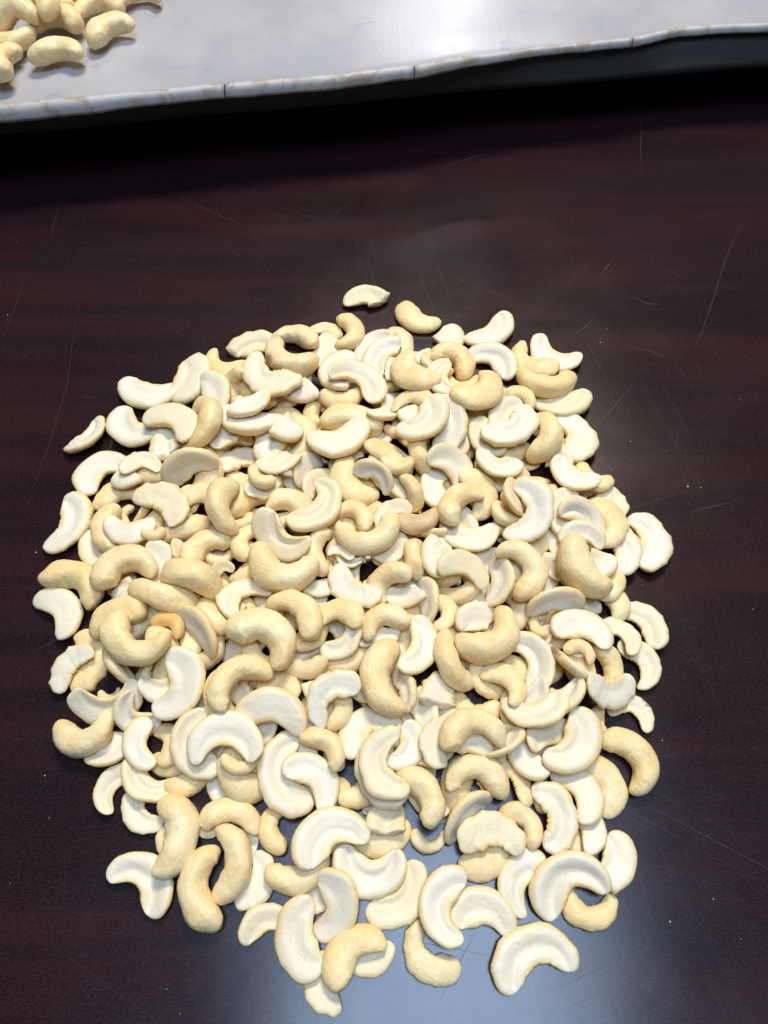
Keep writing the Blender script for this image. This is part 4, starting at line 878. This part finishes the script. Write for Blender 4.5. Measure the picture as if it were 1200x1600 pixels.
    ('half', 22, 6.6, 12.1, 2.4, 0.396, 0.003, 0.016, 0.918, 26.8, '', 51),
    ('chip', 2, -23.7, 13.5, 2.1, 0.615, -0.005, -0.01, 0.789, 19.5, '', 11),
    ('half', 5, -41.9, 5.4, 2.2, 0.794, -0.001, 0.022, -0.608, 19.5, '', 138),
    ('half', 21, -29.9, -0.3, 5.4, 0.993, 0.056, -0.025, 0.097, 27.1, '', 50),
    ('half', 14, -20.9, -13.3, 2.0, 0.999, -0.022, -0.007, 0.034, 19.5, '', 135),
    ('half', 4, -11.9, -3.8, 6.4, 0.065, 0.905, -0.414, 0.064, 24.6, '', 42),
    ('half', 27, -5.9, -6.0, 2.0, 0.694, -0.0, 0.006, 0.72, 19.5, '', 135),
    ('half', 24, 14.8, -5.8, 2.0, 0.008, 0.924, 0.382, -0.003, 23.4, '', 35),
    ('half', 28, 20.3, 10.2, 5.9, 0.997, -0.031, -0.002, -0.071, 26.3, '', 50),
    ('half', 0, 34.5, 9.0, 2.8, 0.648, 0.002, -0.004, -0.762, 24.8, '', 50),
    ('half', 1, 39.1, 33.7, 6.2, 0.699, -0.029, 0.002, -0.715, 26.2, '', 56),
    ('half', 33, 30.3, 40.8, 6.9, 0.798, 0.199, 0.447, -0.352, 24.7, '', 26),
    ('half', 0, 37.9, 25.2, 2.4, 0.001, 0.449, 0.893, -0.029, 22.5, '', 36),
    ('whole', 8, 16.3, 31.0, 2.4, 0.723, -0.016, 0.059, 0.688, 13.7, '', 220),
    ('whole', 15, 52.2, 37.7, 3.9, 0.339, -0.014, -0.063, -0.938, 19.5, '', 207),
    ('half', 25, 48.5, 18.8, 2.5, 0.968, -0.015, 0.007, -0.249, 23.7, '', 48),
    ('half', 37, 65.1, 18.2, 4.9, 0.823, 0.108, -0.003, -0.558, 30.1, '', 91),
    ('half', 39, 72.7, 8.8, 2.1, 0.043, 0.757, 0.651, -0.031, 21.3, '', 118),
    ('chip', 0, 85.0, 24.7, 2.7, 0.313, -0.005, -0.001, 0.95, 20.3, '', 7),
    ('half', 27, 71.0, 29.5, 2.0, 0.001, -0.256, 0.967, -0.006, 19.5, '', 114),
    ('half', 10, 51.0, -4.3, 2.5, 0.804, -0.004, -0.0, -0.594, 30.5, '', 85),
    ('whole', 24, 59.7, 46.7, 1.9, 0.994, 0.024, 0.048, -0.093, 11.5, '', 222),
    ('chip', 5, 76.3, 35.3, 4.4, 0.124, -0.056, -0.179, -0.974, 19.5, '', 9),
    ('chip', 4, -10.0, 308.4, 3.2, 0.529, 0.012, -0.012, -0.849, 22.5, '', 0),
    ('half', 0, 16.8, 294.0, 3.0, 0.015, -0.894, -0.447, 0.02, 27.8, '', 71),
    ('whole', 5, -192.2, 449.9, 60.3, 0.772, -0.001, -0.041, -0.634, 32.0, '', 265),
    ('whole', 21, -166.6, 473.8, 60.5, 0.919, 0.045, 0.04, -0.391, 32.0, '', 265),
    ('whole', 28, -198.4, 484.2, 60.6, 0.712, 0.045, 0.007, -0.7, 32.0, '', 265),
    ('whole', 15, -219.6, 473.5, 69.0, 0.683, 0.409, 0.262, -0.545, 31.5, '', 184),
    ('whole', 29, -222.2, 460.6, 60.4, 0.624, -0.052, 0.023, 0.779, 32.0, '', 265),
    ('whole', 0, -220.4, 437.0, 61.0, 1.0, -0.029, 0.01, -0.005, 32.0, '', 265),
    ('whole', 8, -177.0, 502.2, 59.8, 0.774, 0.045, 0.012, -0.631, 32.0, '', 265),
    ('whole', 10, -153.7, 516.7, 58.9, 0.761, 0.006, 0.011, -0.649, 25.6, '', 265),
    ('whole', 16, -204.6, 481.5, 71.4, 0.447, 0.128, 0.023, -0.885, 32.0, '', 265),
    ('whole', 17, -199.4, 511.5, 60.8, 0.992, -0.053, -0.052, -0.097, 32.0, '', 265),
    ('whole', 20, -64.1, 243.9, 6.2, 0.997, -0.018, -0.024, 0.074, 32.0, '', 189),
    ('half', 30, -46.3, 247.1, 4.9, 0.054, -0.039, -0.082, 0.994, 32.0, '', 81),
    ('half', 15, -22.3, 241.5, 3.0, 0.046, -0.852, 0.521, 0.023, 27.0, '', 37),
    ('chip', 0, 2.2, 250.7, 3.8, 0.773, -0.002, 0.017, 0.634, 28.0, '', 1),
    ('whole', 15, 31.5, 234.4, 8.5, 0.872, -0.19, 0.008, 0.452, 30.0, '', 188),
    ('chip', 3, 50.1, 241.9, 3.3, 0.618, -0.02, -0.017, 0.786, 26.3, '', 2),
    ('half', 19, -101.3, 212.8, 2.9, 0.516, 0.015, -0.012, -0.856, 26.2, '', 44),
    ('whole', 1, -75.4, 209.1, 4.1, 0.87, 0.036, 0.02, -0.492, 22.3, '', 245),
    ('whole', 24, -52.5, 208.8, 4.1, 0.761, 0.034, -0.024, 0.647, 22.9, '', 249),
    ('half', 28, -26.1, 212.5, 4.6, 0.128, 0.878, 0.459, 0.038, 24.2, '', 36),
    ('half', 36, -7.4, 210.6, 3.0, 0.654, -0.069, 0.076, 0.749, 24.4, '', 47),
    ('half', 24, 13.5, 220.4, 2.6, 0.999, 0.018, 0.026, 0.025, 32.0, '', 83),
    ('half', 10, 40.0, 216.4, 2.8, 0.023, 0.004, -1.0, 0.002, 32.0, '', 75),
    ('half', 3, 62.1, 218.4, 3.2, 0.602, 0.003, 0.009, 0.798, 28.2, '', 45),
    ('whole', 12, -109.3, 193.8, 4.7, 0.741, -0.008, -0.011, 0.671, 28.9, '', 189),
    ('half', 35, -85.9, 190.2, 6.8, 0.041, -0.008, -0.985, -0.168, 32.0, '', 77),
    ('half', 29, -65.5, 189.3, 2.1, 0.001, 0.729, 0.684, -0.009, 22.0, '', 36),
    ('half', 13, -39.7, 188.9, 2.1, 0.784, 0.015, 0.008, 0.62, 22.2, '', 51),
    ('half', 7, -14.9, 195.4, 2.3, 0.722, 0.008, 0.004, 0.691, 24.3, '', 47),
    ('half', 16, 0.6, 188.3, 6.4, 0.916, 0.052, 0.215, 0.334, 27.7, '', 51),
    ('half', 9, 25.3, 190.7, 1.9, 0.005, 0.657, -0.754, -0.005, 23.6, '', 36),
    ('half', 16, 50.6, 192.8, 3.1, 0.984, -0.04, 0.051, 0.169, 25.4, '', 51),
    ('half', 15, 75.4, 184.5, 2.2, 0.001, 0.446, -0.895, -0.006, 21.7, '', 121),
    ('half', 28, 92.3, 191.6, 2.7, 0.032, 0.973, 0.226, -0.043, 24.6, '', 34),
    ('whole', 19, -110.0, 159.2, 5.0, 0.48, 0.01, -0.046, 0.876, 26.6, '', 249),
    ('half', 22, -92.7, 168.0, 4.8, 0.99, 0.118, -0.047, -0.064, 29.9, '', 88),
    ('half', 2, -66.2, 162.3, 3.9, 0.005, -0.473, -0.875, 0.104, 26.1, '', 33),
    ('half', 2, -50.7, 165.8, 6.9, 0.888, -0.252, 0.002, 0.385, 24.3, '', 64),
    ('half', 26, -21.6, 163.1, 2.9, 0.012, 0.737, -0.675, -0.004, 23.7, '', 33),
    ('half', 39, -4.5, 165.5, 2.8, 0.052, -0.056, 0.997, 0.012, 28.3, '', 37),
    ('whole', 22, 13.4, 166.4, 4.6, 0.785, -0.0, -0.033, 0.619, 24.3, '', 251),
    ('half', 37, 34.6, 161.6, 3.1, 0.029, 0.006, -0.017, -0.999, 29.2, '', 86),
    ('whole', 14, 62.6, 167.7, 5.9, 0.002, 0.032, 0.004, 0.999, 29.0, '', 194),
    ('half', 4, 85.0, 164.0, 3.3, 0.948, 0.021, -0.026, -0.315, 27.7, '', 51),
    ('whole', 8, -100.4, 146.0, 4.0, 0.448, 0.005, 0.084, 0.89, 20.8, '', 210),
    ('half', 16, -83.6, 147.3, 2.7, 0.902, 0.018, 0.022, -0.43, 26.7, '', 47),
    ('whole', 28, -59.5, 143.6, 4.4, 0.06, -0.032, 0.029, 0.997, 23.0, '', 245),
    ('half', 31, -36.5, 142.1, 2.5, 0.052, -0.895, 0.433, 0.09, 25.7, '', 37),
    ('chip', 4, -14.0, 144.0, 4.2, 0.935, 0.085, -0.099, -0.331, 21.7, '', 8),
    ('half', 29, 6.9, 146.7, 3.2, 0.015, -0.524, 0.849, 0.073, 23.9, '', 36),
    ('whole', 2, 23.0, 143.5, 5.1, 0.969, -0.087, -0.072, 0.219, 26.3, '', 245),
    ('half', 33, 43.2, 139.6, 2.7, 0.993, 0.005, 0.013, -0.12, 28.9, '', 83),
    ('half', 8, 68.4, 140.9, 3.6, 0.789, 0.055, -0.048, -0.61, 26.4, '', 47),
    ('half', 36, 93.6, 145.8, 2.2, 0.94, -0.003, -0.006, 0.34, 23.1, '', 46),
    ('whole', 13, -104.5, 119.2, 4.9, 0.054, -0.02, 0.027, 0.998, 29.0, '', 190),
    ('half', 34, -86.8, 114.1, 3.4, 0.058, 0.75, 0.653, -0.088, 25.6, '', 33),
    ('whole', 7, -61.3, 118.1, 3.9, 0.215, -0.044, 0.045, 0.975, 21.9, '', 207),
    ('half', 16, -43.9, 125.3, 2.5, 0.007, -0.438, 0.899, 0.003, 25.5, '', 33),
    ('half', 6, -23.3, 115.8, 2.5, 0.52, 0.021, 0.046, -0.853, 24.3, '', 49),
    ('half', 33, -6.4, 118.4, 3.9, 0.947, -0.097, -0.001, -0.307, 26.8, '', 53),
    ('half', 5, 12.3, 116.4, 3.0, 0.016, 0.994, -0.107, -0.017, 28.6, '', 74),
    ('half', 21, 39.0, 117.2, 2.2, 0.659, 0.016, 0.01, -0.752, 21.8, '', 133),
    ('whole', 9, 56.1, 123.3, 4.1, 0.009, -0.08, 0.031, 0.996, 24.4, '', 258),
    ('half', 3, 76.4, 117.2, 2.6, 0.029, -0.921, 0.388, 0.005, 23.7, '', 36),
    ('whole', 5, -90.2, 99.2, 9.0, 0.024, 0.091, 0.246, -0.965, 27.2, '', 243),
    ('whole', 8, -75.6, 101.6, 5.3, 0.572, -0.05, -0.082, 0.814, 22.9, '', 247),
    ('half', 6, -52.5, 105.2, 5.1, 0.91, 0.14, -0.109, -0.374, 23.2, '', 67),
    ('half', 21, -36.8, 102.7, 3.8, 0.925, 0.099, 0.086, -0.356, 25.6, '', 53),
    ('half', 4, -16.5, 101.7, 2.8, 0.067, 0.662, 0.746, -0.023, 23.6, '', 36),
    ('half', 2, 3.7, 100.0, 2.5, 0.162, -0.001, 0.005, -0.987, 23.8, '', 47),
    ('half', 32, 27.0, 105.1, 3.3, 0.124, -0.133, 0.983, 0.038, 27.0, '', 33),
    ('half', 4, 40.7, 103.6, 3.7, 0.072, -0.963, 0.24, 0.099, 22.5, '', 37),
    ('half', 36, 61.3, 95.5, 2.6, 0.012, -0.724, -0.69, 0.005, 26.4, '', 36),
    ('half', 32, 82.8, 102.7, 2.8, 0.013, 0.984, -0.177, -0.021, 28.3, '', 33),
    ('chip', 6, -77.1, 86.1, 2.8, 0.994, -0.056, 0.06, 0.074, 21.4, '', 8),
    ('whole', 3, -64.2, 83.1, 7.2, 0.977, 0.124, 0.11, 0.133, 25.1, '', 258),
    ('whole', 20, -41.8, 80.1, 5.0, 0.537, 0.132, -0.013, -0.833, 24.0, '', 249),
    ('half', 27, -25.4, 85.4, 2.2, 0.007, 0.261, 0.965, 0.012, 21.9, '', 115),
    ('half', 29, -4.5, 81.9, 2.5, 0.186, -0.002, -0.006, -0.982, 25.4, '', 47),
    ('half', 13, 14.5, 80.8, 2.7, 0.918, 0.058, 0.083, -0.384, 23.9, '', 47),
    ('half', 8, 36.3, 80.4, 2.2, 0.046, 0.821, 0.568, -0.045, 21.5, '', 115),
    ('half', 20, 52.4, 79.6, 2.1, 1.0, 0.018, 0.012, -0.005, 21.2, '', 134),
    ('half', 4, 69.0, 82.3, 8.5, 0.664, -0.28, -0.132, 0.68, 24.7, '', 28),
    ('half', 29, -66.5, 66.3, 3.9, 0.416, -0.092, 0.066, -0.902, 25.1, '', 47),
    ('half', 32, -51.0, 62.7, 3.6, 0.96, -0.118, 0.007, 0.255, 21.0, '', 134),
    ('half', 16, -36.2, 61.3, 2.7, 0.041, 0.936, -0.347, -0.042, 22.2, '', 36),
    ('half', 6, -16.0, 65.8, 2.9, 0.932, -0.016, -0.11, -0.346, 20.5, '', 134),
    ('half', 6, 8.1, 65.7, 2.9, 0.075, -0.964, 0.245, -0.071, 19.7, '', 115),
    ('half', 15, 21.4, 64.1, 5.1, 0.296, -0.01, 0.178, 0.939, 22.0, '', 47),
    ('whole', 14, 39.8, 65.4, 4.5, 0.541, 0.009, 0.13, -0.831, 19.5, '', 217),
    ('half', 10, 59.3, 64.4, 2.1, 0.431, 0.019, 0.014, 0.902, 22.7, '', 51),
    ('half', 19, -24.5, 50.5, 2.5, 0.014, -0.856, -0.516, 0.024, 24.0, '', 36),
    ('half', 22, -7.5, 49.9, 3.5, 0.046, -0.347, -0.934, 0.075, 22.0, '', 33),
    ('half', 35, 15.7, 48.7, 2.1, 0.988, 0.003, 0.014, 0.153, 22.5, '', 47),
    ('half', 21, 28.3, 51.1, 2.5, 0.014, 0.999, -0.025, -0.045, 23.7, '', 37),
    ('piece', 13, -6.2, 130.7, 1.7, 0.889, 0.019, 0.017, 0.456, 11.2, '', 164),
    ('half', 18, -70.9, 139.9, 8.0, 0.814, 0.224, 0.033, -0.535, 11.7, '', 154),
    ('whole', 9, -63.6, 163.6, 8.0, 0.382, -0.089, 0.209, 0.896, 13.7, '', 226),
    ('chip', 10, 20.3, 64.9, 8.5, 0.4, -0.011, 0.135, -0.906, 8.8, '', 22),
    ('chip', 7, -31.5, 44.8, 1.0, 0.996, 0.024, 0.01, -0.091, 8.9, '', 19),
    ('piece', 13, 0.9, 107.9, 6.7, 0.14, 0.074, 0.055, 0.986, 11.4, '', 178),
    ('whole', 26, 10.5, 157.8, 2.7, 0.524, 0.071, 0.026, -0.849, 11.7, '', 224),
    ('whole', 10, 26.7, 77.9, 3.0, 0.577, 0.235, -0.123, -0.772, 9.0, '', 220),
    ('piece', 5, 24.3, 148.1, 9.0, 0.983, -0.055, 0.124, 0.123, 14.0, '', 181),
    ('piece', 12, 84.1, 145.6, 3.6, 0.974, 0.111, -0.198, 0.013, 13.8, '', 159),
    ('half', 34, -3.4, 44.1, 1.2, 0.267, -0.057, 0.029, 0.962, 10.4, '', 150),
    ('piece', 13, 16.8, 226.4, 7.1, 0.202, 0.036, -0.074, 0.976, 16.5, '', 173),
    ('piece', 0, -46.0, 208.1, 15.3, 0.88, 0.138, 0.108, 0.441, 14.1, '', 180),
    ('whole', 5, 13.8, 98.9, 5.1, 0.445, -0.227, 0.432, 0.751, 12.3, '', 232),
    ('whole', 12, -81.8, 229.5, 2.3, 0.766, 0.022, 0.065, -0.639, 15.3, '', 222),
    ('piece', 10, -61.6, 104.9, 5.3, 0.51, 0.294, -0.132, -0.797, 12.7, '', 161),
    ('piece', 10, 53.4, 204.8, 5.0, 0.936, -0.156, 0.097, -0.299, 14.8, '', 161),
    ('piece', 8, 23.9, 263.0, 2.8, 0.949, 0.019, 0.052, 0.31, 16.5, '', 158),
    ('piece', 3, -77.4, 179.3, 6.6, 0.885, 0.148, 0.312, -0.312, 15.1, '', 160),
    ('piece', 9, 21.0, 157.4, 7.7, 0.432, -0.332, 0.464, 0.698, 11.9, '', 183),
    ('half', 3, 39.9, 61.3, 2.7, 0.806, -0.204, -0.358, 0.425, 8.3, '', 153),
    ('piece', 0, -18.0, 77.9, 3.0, 0.939, 0.078, 0.126, 0.309, 10.5, '', 164),
    ('whole', 24, -53.1, 74.8, 6.1, 0.606, 0.225, 0.458, 0.61, 12.5, '', 228),
    ('piece', 7, 6.9, 136.6, 5.5, 0.033, 0.236, 0.172, -0.956, 11.8, '', 173),
    ('piece', 0, 62.9, 135.5, 7.2, 0.992, 0.125, -0.026, 0.006, 14.6, '', 178),
    ('half', 29, 81.8, 106.5, 6.2, 0.004, 0.016, -0.003, -1.0, 12.9, '', 155),
    ('piece', 11, -68.7, 222.7, 2.4, 0.646, 0.046, -0.007, -0.762, 13.2, '', 159),
    ('whole', 20, -49.6, 141.9, 3.9, 0.857, 0.135, 0.454, -0.205, 12.8, '', 224),
    ('piece', 5, -22.2, 68.3, 4.2, 0.522, -0.306, -0.029, 0.796, 9.6, '', 173),
    ('piece', 1, 7.7, 67.7, 6.9, 0.338, -0.057, -0.064, 0.937, 11.6, '', 166),
    ('chip', 0, 64.9, 117.5, 1.3, 0.738, -0.013, 0.01, -0.674, 10.1, '', 18),
    ('piece', 6, 69.6, 198.9, 2.0, 0.862, -0.001, 0.007, 0.506, 11.1, '', 160),
    ('chip', 6, 24.4, 67.7, 6.5, 0.049, -0.008, -0.149, -0.988, 8.7, '', 23),
    ('piece', 6, -50.5, 185.4, 6.6, 0.402, -0.072, -0.612, 0.677, 10.8, '', 170),
    ('piece', 0, -27.3, 85.2, 6.3, 0.997, 0.03, 0.028, 0.069, 10.5, '', 166),
    ('piece', 3, -37.9, 167.7, 3.0, 0.445, 0.024, -0.015, -0.895, 15.2, '', 164),
    ('piece', 10, 1.8, 84.1, 5.4, 0.884, -0.149, 0.178, -0.406, 11.8, '', 176),
    ('piece', 3, -6.7, 85.8, 7.0, 0.439, -0.045, 0.009, 0.897, 12.2, '', 176),
    ('piece', 6, -76.7, 209.3, 10.9, 0.751, -0.035, 0.023, -0.659, 15.2, '', 181),
    ('piece', 8, -36.4, 121.0, 6.1, 0.977, 0.042, 0.03, -0.208, 10.8, '', 166),
    ('piece', 7, 46.0, 177.8, 2.1, 0.906, 0.041, 0.01, -0.42, 12.4, '', 160),
    ('whole', 18, 60.7, 168.9, 11.8, 0.601, -0.214, -0.177, 0.75, 12.4, '', 234),
    ('piece', 12, 14.7, 135.5, 3.8, 0.198, -0.009, -0.183, 0.963, 12.7, '', 173),
    ('half', 10, -79.5, 77.2, 0.9, 0.231, -0.004, 0.002, -0.973, 10.2, '', 149),
    ('half', 23, 72.4, 133.1, 1.9, 0.973, 0.021, 0.191, -0.125, 12.9, '', 152),
    ('half', 6, -15.2, 197.8, 5.9, 0.97, 0.069, -0.019, -0.231, 12.4, '', 157),
    ('piece', 7, 47.9, 70.8, 2.7, 0.927, 0.31, -0.169, -0.127, 9.0, '', 164),
    ('chip', 1, 83.7, 138.7, 4.0, 0.224, -0.15, -0.278, 0.922, 12.3, '', 18),
    ('half', 38, -27.9, 74.8, 1.0, 0.937, -0.017, 0.065, -0.343, 9.0, '', 150),
    ('piece', 4, -63.1, 120.5, 8.0, 0.868, -0.025, -0.257, -0.425, 9.9, '', 181),
    ('piece', 5, -58.2, 86.0, 1.6, 0.119, -0.006, 0.02, 0.993, 9.4, '', 161),
    ('whole', 13, 76.0, 176.9, 5.7, 0.355, -0.381, 0.011, 0.854, 16.8, '', 202),
    ('piece', 1, 56.2, 143.7, 2.7, 0.498, 0.283, 0.042, 0.819, 11.0, '', 159),
    ('half', 14, -51.7, 152.4, 3.7, 0.899, -0.068, 0.405, 0.15, 14.1, '', 152),
    ('piece', 5, -38.8, 90.2, 3.3, 0.267, 0.161, -0.151, 0.938, 9.3, '', 160),
    ('piece', 13, 29.1, 257.0, 9.0, 0.33, -0.102, -0.396, -0.851, 13.6, '', 172),
    ('half', 7, 4.6, 139.3, 1.1, 0.971, -0.012, 0.041, 0.237, 10.6, '', 150),
    ('half', 5, 17.4, 44.1, 4.8, 0.998, 0.003, -0.001, -0.067, 10.4, '', 157),
    ('piece', 7, 3.2, 236.4, 2.3, 0.098, -0.013, 0.035, 0.995, 13.8, '', 161),
    ('piece', 6, -56.1, 179.1, 12.2, 0.466, -0.052, 0.091, -0.878, 13.8, '', 179),
    ('piece', 1, -97.2, 93.8, 8.0, 0.858, -0.149, -0.463, 0.164, 12.9, '', 162),
    ('piece', 4, 67.0, 109.3, 4.0, 0.711, -0.155, -0.269, 0.631, 9.6, '', 173),
    ('whole', 2, -22.8, 73.6, 1.7, 0.691, -0.049, 0.03, -0.72, 9.9, '', 220),
    ('piece', 1, 22.3, 73.9, 5.3, 0.029, -0.183, 0.259, 0.948, 12.0, '', 173),
    ('half', 21, 17.2, 81.8, 5.4, 0.39, 0.006, 0.001, 0.921, 11.5, '', 157),
    ('piece', 1, 24.6, 104.8, 6.7, 0.47, -0.053, 0.037, 0.881, 9.5, '', 166),
    ('half', 20, 26.9, 224.3, 7.7, 0.101, 0.232, 0.471, -0.845, 16.2, '', 106),
    ('piece', 11, 61.4, 105.4, 3.3, 0.709, 0.216, -0.032, -0.67, 9.9, '', 159),
    ('whole', 7, -44.4, 128.5, 6.6, 0.542, 0.12, 0.003, -0.832, 10.3, '', 227),
    ('piece', 7, 7.3, 250.7, 9.4, 0.751, 0.008, -0.011, -0.66, 15.0, '', 169),
    ('chip', 8, -15.5, 144.4, 8.1, 0.903, -0.071, -0.066, 0.418, 12.4, '', 21),
    ('piece', 7, -56.3, 53.4, 3.5, 0.626, -0.161, 0.123, -0.753, 10.4, '', 160),
    ('half', 27, 6.2, 183.1, 8.4, 0.978, -0.077, 0.189, -0.027, 17.4, '', 137),
    ('piece', 5, 14.9, 219.8, 11.2, 0.551, 0.075, -0.015, 0.831, 15.5, '', 171),
    ('chip', 9, 52.9, 162.8, 1.1, 0.309, 0.004, -0.014, -0.951, 11.6, '', 20),
    ('whole', 4, -21.0, 152.2, 4.6, 0.86, 0.159, 0.414, -0.253, 14.6, '', 220),
    ('whole', 28, -50.8, 93.1, 2.3, 0.341, -0.064, 0.056, 0.936, 11.9, '', 222),
    ('piece', 4, -89.4, 146.6, 8.9, 0.112, 0.492, 0.16, 0.848, 11.2, '', 175),
    ('piece', 10, -85.0, 125.7, 1.9, 0.237, 0.012, -0.014, -0.971, 12.1, '', 159),
    ('piece', 4, 26.0, 249.8, 8.2, 0.77, -0.358, 0.161, 0.503, 16.5, '', 158),
    ('half', 32, -18.3, 147.3, 9.5, 0.557, -0.073, -0.136, -0.816, 12.8, '', 156),
    ('half', 29, 49.6, 130.9, 6.5, 0.851, 0.052, -0.152, -0.5, 14.6, '', 157),
    ('piece', 7, -48.3, 121.4, 5.7, 0.981, 0.181, -0.064, 0.018, 12.3, '', 166),
    ('chip', 7, 38.3, 50.6, 2.1, 0.232, -0.145, -0.002, -0.962, 10.5, '', 18),
    ('piece', 12, -61.0, 60.9, 5.6, 0.888, 0.018, 0.111, -0.445, 9.0, '', 176),
    ('piece', 1, 35.5, 123.3, 4.1, 0.438, -0.266, 0.086, 0.855, 10.7, '', 164),
    ('whole', 8, 40.0, 56.3, 1.6, 0.535, 0.052, 0.002, -0.843, 9.3, '', 220),
    ('piece', 11, -68.7, 74.8, 9.9, 0.935, 0.232, -0.255, -0.08, 10.5, '', 177),
    ('piece', 2, -93.1, 120.5, 7.2, 0.984, -0.127, 0.046, -0.115, 14.7, '', 168),
    ('half', 25, -24.0, 141.0, 4.9, 0.869, -0.206, -0.038, 0.449, 12.8, '', 153),
    ('half', 7, 88.6, 178.0, 2.9, 0.912, -0.2, -0.105, -0.341, 14.7, '', 151),
    ('piece', 13, 84.1, 199.7, 7.5, 0.573, 0.197, -0.055, -0.794, 14.6, '', 182),
]
NUTS = [r[:11] + SORT[r[11]] for r in ROWS]
CATS = {'cashew_half': 'cashew half', 'broken_cashew_half': 'broken cashew', 'whole_cashew': 'whole cashew', 'cashew_piece': 'cashew piece'}
for kind, var, x, y, z, qw, qx, qy, qz, size, tint, name, label, group in NUTS:
    mat = {'': M_NUT, 'amber': M_AMBER, 'amber2': M_AMBER2, 'tan': M_TAN, 'brown': M_STAIN}[tint]
    o = bpy.data.objects.new(name, get_mesh(kind, var, mat)); COL.objects.link(o)
    o.location = (x / 1e3, y / 1e3, z / 1e3); o.rotation_mode = 'QUATERNION'; o.rotation_quaternion = (qw, qx, qy, qz)
    s = size / 1e3; o.scale = (s, s, s)
    o['label'] = label; o['category'] = CATS[name]
    if group: o['group'] = group

# ------------------------------------------------------------------ specks of nut dust on the table
V, Fc = [], []
rr = random.Random(3)
spots = SPECKS + [(rr.uniform(0, 1200), rr.uniform(300, 1590), rr.uniform(.10, .22)) for _ in range(45)]
for px, py, rad in spots:
    c = at(px, py, 0); b = len(V); R = rad / 1e3
    for k in range(5):
        a = k * 1.2566 + px; V.append(c + Vector((math.cos(a) * R * rr.uniform(.7, 1.2), math.sin(a) * R * rr.uniform(.7, 1.2), .00002)))
    V.append(c + Vector((0, 0, R * 1.1)))
    Fc += [(b + k, b + (k + 1) % 5, b + 5) for k in range(5)] + [tuple(b + 4 - k for k in range(5))]
cr = obj('nut_crumbs', V, Fc, M_CRUMB, smooth=False)
cr['kind'] = 'stuff'; cr['label'] = 'tiny pale crumbs scattered on the dark tabletop'; cr['category'] = 'crumbs'
